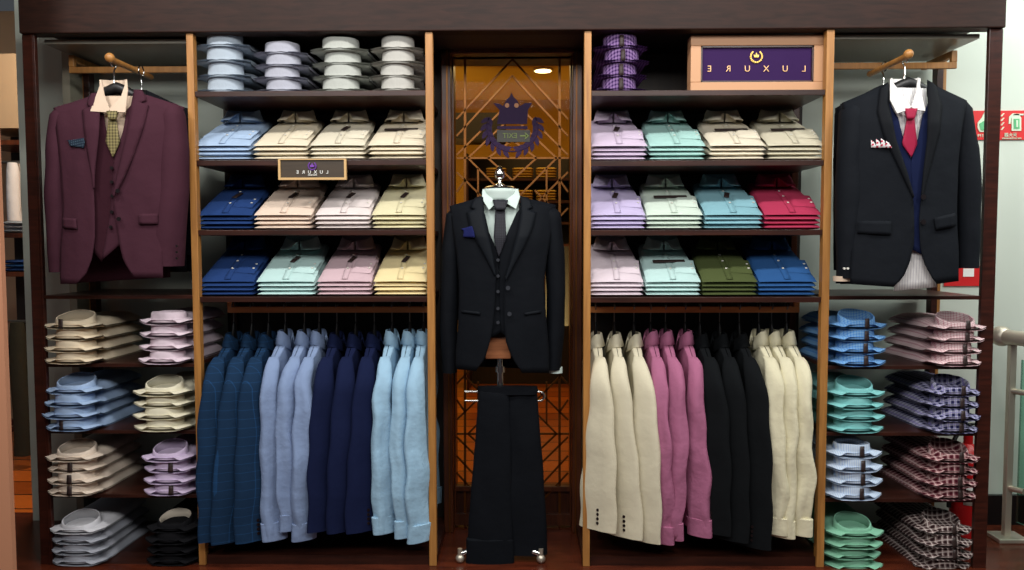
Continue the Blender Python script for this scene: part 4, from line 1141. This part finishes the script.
# stand
sx0 = FX(500, 300, YC)
sd = thing('suit_stand', 'chrome suit display stand with neck cap and trouser bar in the doorway', 'stand', (sx0, YC, 0))
def zc_(py): return FZ(py, 500, YC)
obj('neck_cap', MB().tube([(0, 0, zc_(191)), (0, 0, zc_(188)), (0, 0, zc_(186.5))], [.060, .060, .052], 28), M_chrome, sd)
fz0, fz1 = zc_(187), zc_(166)
prof = [(0, .022), (.1, .020), (.18, .010), (.3, .009), (.4, .016), (.55, .021), (.7, .019), (.85, .013), (.95, .009), (1, .004)]
obj('finial', MB().tube([(0, 0, lerp(fz0, fz1, t)) for t, r in prof], [r for t, r in prof], 18), M_chrome, sd)
rows = []
for t, a_, b_ in ((0, .055, .05), (.08, .06, .055), (.14, .13, .05), (.25, .165, .07), (.5, .15, .075), (.75, .13, .07), (1, .12, .06)):
    z = lerp(zc_(191), zc_(338), t); rows.append(ellipse_ring((0, 0, z), a_*.9, b_*.8, 0, 24))
obj('torso_form', MB().loft(rows), fabric('form_cloth', (60, 56, 50)), sd)
bpoly = [(x-sx0, z) for x, z in [(F(px, py, YC).x, F(px, py, YC).z) for px, py in ((491, 336), (506, 336), (511, 353), (511, 357), (486, 357), (486, 353))]]
obj('wooden_base_block', MB().prism(bpoly, -.05, .05), wood('block_wood', (150, 92, 58), (178, 114, 74), .4), sd, bevel=.004, smooth=False)
obj('pole', MB().tube([(0, .0, .05), (0, 0, zc_(355))], .0125, 16).tube([(.0, 0, zc_(366)), (0, 0, zc_(372))], .019, 16), M_chrome, sd)
tbz = zc_(391)
xa_, xb_ = FX(465, 391, YC)-sx0, FX(542, 391, YC)-sx0
obj('trouser_bar', MB().tube([(xa_, -.01, tbz), (xb_-.01, -.01, tbz)]+[(xb_-.01+.018*math.sin(a_), -.01, tbz-.018+.018*math.cos(a_)) for a_ in [PI*k/8 for k in range(1, 9)]]+[(xa_+.0, -.01, tbz-.036)], .005, 10), M_chrome, sd)
bs = MB()
for a_ in (math.radians(200), math.radians(340), math.radians(90)):
    bs.tube([(0, 0, .07), (.16*math.cos(a_), .11*math.sin(a_), .035)], .011, 10)
obj('base', bs, M_chrome, sd)
for a_ in (math.radians(200), math.radians(340), math.radians(90)):
    obj('foot', MB().sphere((.165*math.cos(a_), .115*math.sin(a_), .017), .017, sc=(1, 1, 1)).tube([(.165*math.cos(a_), .115*math.sin(a_), .015), (.165*math.cos(a_), .115*math.sin(a_), .055)], .009, 12), M_steel, sd)
# trousers
tr = thing('trousers', 'black dress trousers folded over the trouser bar of the stand', 'trousers', (sx0, YC-.03, 0))
def leg(tab, y0, seed):
    rings = []; N = 30
    for i in range(N+1):
        t = i/N; py = lerp(tab[0][0], tab[-1][0], t)
        a_ = interp([(q[0], q[1]) for q in tab], py); b_ = interp([(q[0], q[2]) for q in tab], py)
        pa = F(a_, py, YC-.03); pb = F(b_, py, YC-.03)
        cx_ = (pa.x+pb.x)/2-sx0; hw = (pb.x-pa.x)/2
        th = .022 if t > .03 else .012
        r = ellipse_ring((cx_, y0, pa.z), hw, th, 0, 26, 2.8)
        rings.append([(x+noise.noise(Vector((z*9, 0, seed)))*.003, y-.010*math.exp(-((x-cx_)/.012)**2)*(1 if y < y0 else 0)+.006*noise.noise(Vector((x*20, z*6, seed))), z) for x, y, z in r])
    return MB().loft(rings)
obj('leg', leg([(387, 478.5, 509), (430, 476, 511), (480, 472, 512), (530, 468, 513), (563, 467, 514)], .0, 1), Mck, tr, ang=80)
obj('leg', leg([(387, 505, 536.5), (430, 505, 540), (480, 506, 544), (530, 507, 547), (555, 507, 547.5)], .012, 2), Mck, tr, ang=80)
obj('leg_hem', leg([(537, 466.5, 512), (540, 466, 513.5), (563, 466, 514.5), (567, 466.5, 514.5)], -.004, 3), Mck, tr, ang=80)
obj('waistband', leg([(386, 478, 537), (390, 477.5, 538), (394, 478.5, 537)], .0, 4), Mck, tr, ang=80)

# grey-teal shirt and cream shirt glimpsed in the doorway behind the inner uprights
def glimpse(px0, px1, pyt, pyb, mat, lab, Y, pyw):
    a_ = F(px0, pyt, Y); b_ = F(px1, pyb, Y)
    t = thing('dress_shirt', lab, 'shirt', ((a_.x+b_.x)/2, Y, a_.z))
    w_ = (b_.x-a_.x)/2; H_ = a_.z-b_.z; rings = []
    for i in range(20):
        v = i/19; rings.append([(x+.004*math.sin(z*9), y, z) for x, y, z in ellipse_ring((0.01*(1-v) if px0 < 500 else 0, 0, -H_*v), w_*interp([(0, .25), (.08, .5), (.3, .8), (1, 1)], v), .03, 0, 20)])
    obj('body', MB().loft(rings), mat, t, ang=80)
    return t
# ------------------------------------------------------------------ right side: wall sign, extinguishers, railing
yw = YW-.004
a = F(958, 140, yw); b = F(1036, 110.5, yw)
ws = thing('fire_sign', 'red fire safety wall sign with white and green pictograms behind right post', 'sign', (a.x, yw, a.z))
def WP(px, py): p = F(px, py, yw); return (p.x-a.x, p.z-a.z)
obj('sign_board', MB().box(0, b.x-a.x, -.002, .003, 0, b.z-a.z), M_red, ws, smooth=False)
g = MB()
for py in (115, 119.5, 124, 128.5): g.prism([WP(1000, py+1.5), WP(1002.5, py-1.5), WP(1004, py-1.5), WP(1001.5, py+1.5)], -.005, -.002)
g.prism([WP(977, 123), WP(981, 118), WP(984, 112), (WP(985.5, 112)), WP(986, 132), WP(979, 132), WP(977, 128)], -.005, -.002)
g.prism([WP(1011, 118), WP(1013.5, 114), WP(1018, 114), WP(1020.5, 118), WP(1020.5, 131), WP(1011, 131)], -.005, -.002)
g.prism([WP(1008, 124), WP(1008.5, 117), WP(1012, 113.5), WP(1023, 114), WP(1023, 115.5), WP(1013, 115.5), WP(1010.5, 118), WP(1010, 124)], -.005, -.002)
pieces('pictogram', g, plain('sign_white', (206, 222, 196), .5), ws, smooth=False)
g = MB(); g.prism([WP(1013, 119), WP(1018.5, 119), WP(1018.5, 129), WP(1013, 129)], -.007, -.005)
g.prism([WP(978.5, 124), WP(983, 121), WP(985.5, 121), WP(985.5, 130.5), WP(980, 130.5)], -.007, -.005)
pieces('pictogram_fill', g, M_green, ws, smooth=False)
g = MB().prism([WP(1015, 120.5), WP(1016.7, 120.5), WP(1016.7, 127.5), WP(1015, 127.5)], -.009, -.007)
obj('pictogram_bar', g, MATS['sign_white'], ws, smooth=False)
q = WP(1010, 135.2); text_obj('lettering', '灭火器', .018, MATS['sign_white'], ws, (q[0], -.004, q[1]))
q = WP(1011, 138.6); text_obj('small_lettering', 'FIRE EXTINGUISHER', .009, MATS['sign_white'], ws, (q[0], -.004, q[1]))
q = WP(980, 136); text_obj('lettering', '119', .018, MATS['sign_white'], ws, (q[0], -.004, q[1]))
a2 = F(944, 286, yw); b2 = F(984, 266, yw)
w2 = thing('wall_notice', 'small red wall notice with white panel seen below the navy suit', 'sign', (a2.x, yw, a2.z))
obj('sign_board', MB().box(0, b2.x-a2.x, -.002, .003, 0, b2.z-a2.z), M_red, w2, smooth=False)
p = F(964, 275, yw); obj('panel', MB().box(p.x-a2.x-.006, p.x-a2.x+.04, -.004, -.002, .04, .075), M_white, w2, smooth=False)
def ext(px, lab, ht=.44, y=.30):
    x = FX(px, 480, y); t = thing('fire_extinguisher', lab, 'extinguisher', (x, y, 0))
    pr = [(0, .05), (.01, .06), (.03, .062), (.72, .062), (.8, .055), (.87, .035), (.9, .018), (1, .018)]
    obj('cylinder', MB().tube([(0, 0, v*ht) for v, r in pr], [r for v, r in pr], 24), M_rede, t)
    obj('handle', MB().box(-.012, .05, -.008, .008, ht+.01, ht+.022).box(-.012, .045, -.008, .008, ht+.032, ht+.040).box(-.014, .01, -.012, .012, ht-.01, ht+.035), M_black, t, bevel=.002)
    obj('hose', MB().tube([(-.01, 0, ht+.01), (-.05, -.01, ht), (-.078, -.012, ht-.06), (-.082, -.012, ht*.5), (-.078, -.012, ht*.3)], .009, 10), M_black, t)
    obj('label_plate', MB().grid([[(.0635*math.sin(a_), -.0635*math.cos(a_), z) for a_ in [(-.7+1.4*k/8) for k in range(9)]] for z in (ht*.35, ht*.6)]), M_white, t, solid=.001)
ext(967, 'red fire extinguisher on the floor behind the right outer post')
# glass balustrade at right
yR = .28
x0 = FX(1011, 450, yR)
rl = thing('glass_balustrade', 'steel handrail with glass panel standing right of the cabinet', 'railing', (x0, yR, 0))
zh = FZ(337, 1005, yR)
d_ = Vector((.33, -.94, 0)).normalized()
obj('handrail', MB().tube([(-.035, .02, zh+.0), Vector((-.035, .02, zh))+d_*1.4], .030, 20), M_steel, rl)
obj('end_cap', MB().sphere((-.035, .03, zh), .042, 16), M_steel, rl)
obj('post', MB().box(-.022, .004, -.012, .012, .015, zh-.02), M_steel, rl, bevel=.002, smooth=False)
obj('base_plate', MB().box(-.065, .055, -.05, .05, 0, .018), M_steel, rl, bevel=.004, smooth=False)
gl = MB(); 
p0 = Vector((.02, -.02)); p1 = p0+Vector((d_.x, d_.y))*1.2; nn = Vector((-d_.y, d_.x))*.005
gl.add([(p0.x-nn.x, p0.y-nn.y, .08), (p1.x-nn.x, p1.y-nn.y, .08), (p1.x+nn.x, p1.y+nn.y, .08), (p0.x+nn.x, p0.y+nn.y, .08),
        (p0.x-nn.x, p0.y-nn.y, zh-.09), (p1.x-nn.x, p1.y-nn.y, zh-.09), (p1.x+nn.x, p1.y+nn.y, zh-.09), (p0.x+nn.x, p0.y+nn.y, zh-.09)],
       [(0, 1, 5, 4), (1, 2, 6, 5), (2, 3, 7, 6), (3, 0, 4, 7), (4, 5, 6, 7), (0, 3, 2, 1)])
obj('glass_pane', gl, glassmat('rail_glass', (.62, .84, .76, 1), .12), rl, smooth=False)
for zz_ in (zh-.22, zh-.62):
    obj('clamp', MB().tube([(-.01, -.0, zz_), Vector((.0, .0, zz_))+d_*.06], .012, 10), M_steel, rl)

# ------------------------------------------------------------------ left side: column, neighbouring rack seen past the post
p0 = F(0, 300, -.35); p1 = F(2.5, 300, -.35)
boxs('wall_near', p0.x-.35, p1.x, -.35, -.33, 0, 2.6, plain('salmon_paint', (202, 142, 108), .7))
# mirror-like gap: grey post edge beside cabinet
boxs('trim_4', xL0-.035, xL0-.004, .30, .44, 0, 2.3, plain('grey_post', (150, 146, 128), .6))
yN = 1.3
xn0, xn1 = FX(-25, 300, yN), FX(36, 300, yN)
nb = thing('wardrobe_rack', 'neighbouring wooden rack with shelves glimpsed left of the cabinet', 'shelf', ((xn0+xn1)/2, yN, 0))
wN = (xn1-xn0)/2
obj('back_panel', MB().box(-wN, wN, .34, .36, FZ(385, 15, yN+.3), 2.1), plain('rack_back', (30, 24, 20), .7), nb, smooth=False)
obj('canopy', MB().box(-wN, wN, 0, .34, FZ(128, 15, yN), 2.25), plain('rack_beige', (176, 150, 120), .6), nb, smooth=False)
for py in (140, 233, 272, 345):
    z = FZ(py, 15, yN); obj('shelf', MB().box(-wN, wN, 0, .34, z-.025, z), M_jamb, nb, smooth=False)
obj('rack_post', MB().box(wN-.03, wN, 0, .03, 0, 2.2), M_jamb, nb, smooth=False)
pieces('cross_brace', MB().bar((-wN, .25), (wN, FZ(440, 15, yN)), .03, .1, .12).bar((-wN, FZ(440, 15, yN)), (wN, .25), .03, .1, .12), M_dark, nb, smooth=False)
obj('lower_panel', MB().box(-wN, wN, .3, .34, .12, FZ(385, 15, yN)), wood('rack_red', (110, 48, 24), (150, 74, 36), .4, (2, 2, 25)), nb, smooth=False)
pieces('hanging_rod', MB().tube([(-wN, -.06, FZ(163, 15, yN-.06)+.004), (wN, -.06, FZ(163, 15, yN-.06)+.004)], .008, 8).tube([(-wN, -.06, FZ(322, 15, yN-.06)+.004), (wN, -.06, FZ(322, 15, yN-.06)+.004)], .008, 8), M_hook, nb)
def hangsheet(name, px0, px1, pyt, pyb, Y, mat, lab, cat):
    a_ = F(px0, pyt, Y); b_ = F(px1, pyb, Y); rings = []
    for i in range(16):
        v = i/15; rings.append([(x+.006*math.sin(z*8), y, z) for x, y, z in ellipse_ring((0, 0, (b_.z-a_.z)*v), (b_.x-a_.x)/2*interp([(0, .8), (.1, .97), (1, 1.05)], v), .035, 0, 20)])
    o = obj(name, MB().loft(rings), mat, None, ang=80); o.location = ((a_.x+b_.x)/2, Y, a_.z); tag(o, lab, cat); return o
hangsheet('dress_shirt', 8, 21, 163, 221, yN-.06, F_wh, 'pale blue-white shirt hanging left of the cabinet', 'shirt')
hangsheet('trousers', 10, 31, 322, 455, yN-.06, fabric('cloth_moss', (58, 56, 44)), 'dark olive trousers hanging left of the cabinet', 'trousers')
for i, py in enumerate((233, 272)):
    z = FZ(py, 15, yN)
    for j in range(3):
        o = bpy.data.objects.new('folded_shirt', fold_far); COL.objects.link(o)
        o.material_slots[0].link = 'OBJECT'; o.material_slots[0].material = (F_bg, F_royal)[i] if j != 1 else (F_gr, F_blue)[i]
        o.location = (FX(14, py, yN), yN+.14, z+j*.0222)
        nm_ = ['bottom', 'middle', 'top'][j]
        tag(o, '%s folded shirt, %s of the small pile on %s shelf of neighbouring rack' % (('pale blue', 'royal blue')[i] if j != 1 else ('grey', 'azure')[i], nm_, ('upper', 'lower')[i]), 'shirt')

# ------------------------------------------------------------------ lights
def area(loc, rot, size, power, col=(1, .95, .88), sy=None, spread=None):
    l = bpy.data.lights.new('area', 'AREA'); l.energy = power; l.size = size; l.color = col
    if sy: l.shape = 'RECTANGLE'; l.size_y = sy
    if spread: l.spread = math.radians(spread)
    o = bpy.data.objects.new('area_light', l); COL.objects.link(o); o.location = loc; o.rotation_euler = rot
    return o
for x in (-1.7, -.85, 0, .85, 1.7):
    area((x, -1.05, 2.75), (math.radians(33), 0, 0), .16, 10.5, (1, .975, .94))
area((0, -2.6, 2.55), (math.radians(58), 0, 0), 4.2, 72, (1, .985, .96), sy=.5)
area((2.9, -.5, 2.6), (math.radians(28), 0, math.radians(0)), .8, 36, (.94, 1, .97))
area((2.0, .28, 2.7), (math.radians(0), 0, 0), .25, 5, (.94, 1, .97))
area((-.1, 2.4, 2.6), (0, 0, 0), 1.6, 24, (1, .84, .5), sy=2)
area((-.1, 3.6, .6), (math.radians(150), 0, 0), 1.6, 42, (1, .88, .5), sy=1)
area((-2.1, .9, 2.6), (0, 0, 0), .5, 30, (1, .85, .68))
w = bpy.data.worlds.new('world'); S.world = w; w.use_nodes = True
w.node_tree.nodes['Background'].inputs[0].default_value = (.55, .60, .66, 1); w.node_tree.nodes['Background'].inputs[1].default_value = .09
S.view_settings.view_transform = 'Standard'
S.view_settings.look = 'None'
S.view_settings.exposure = 0
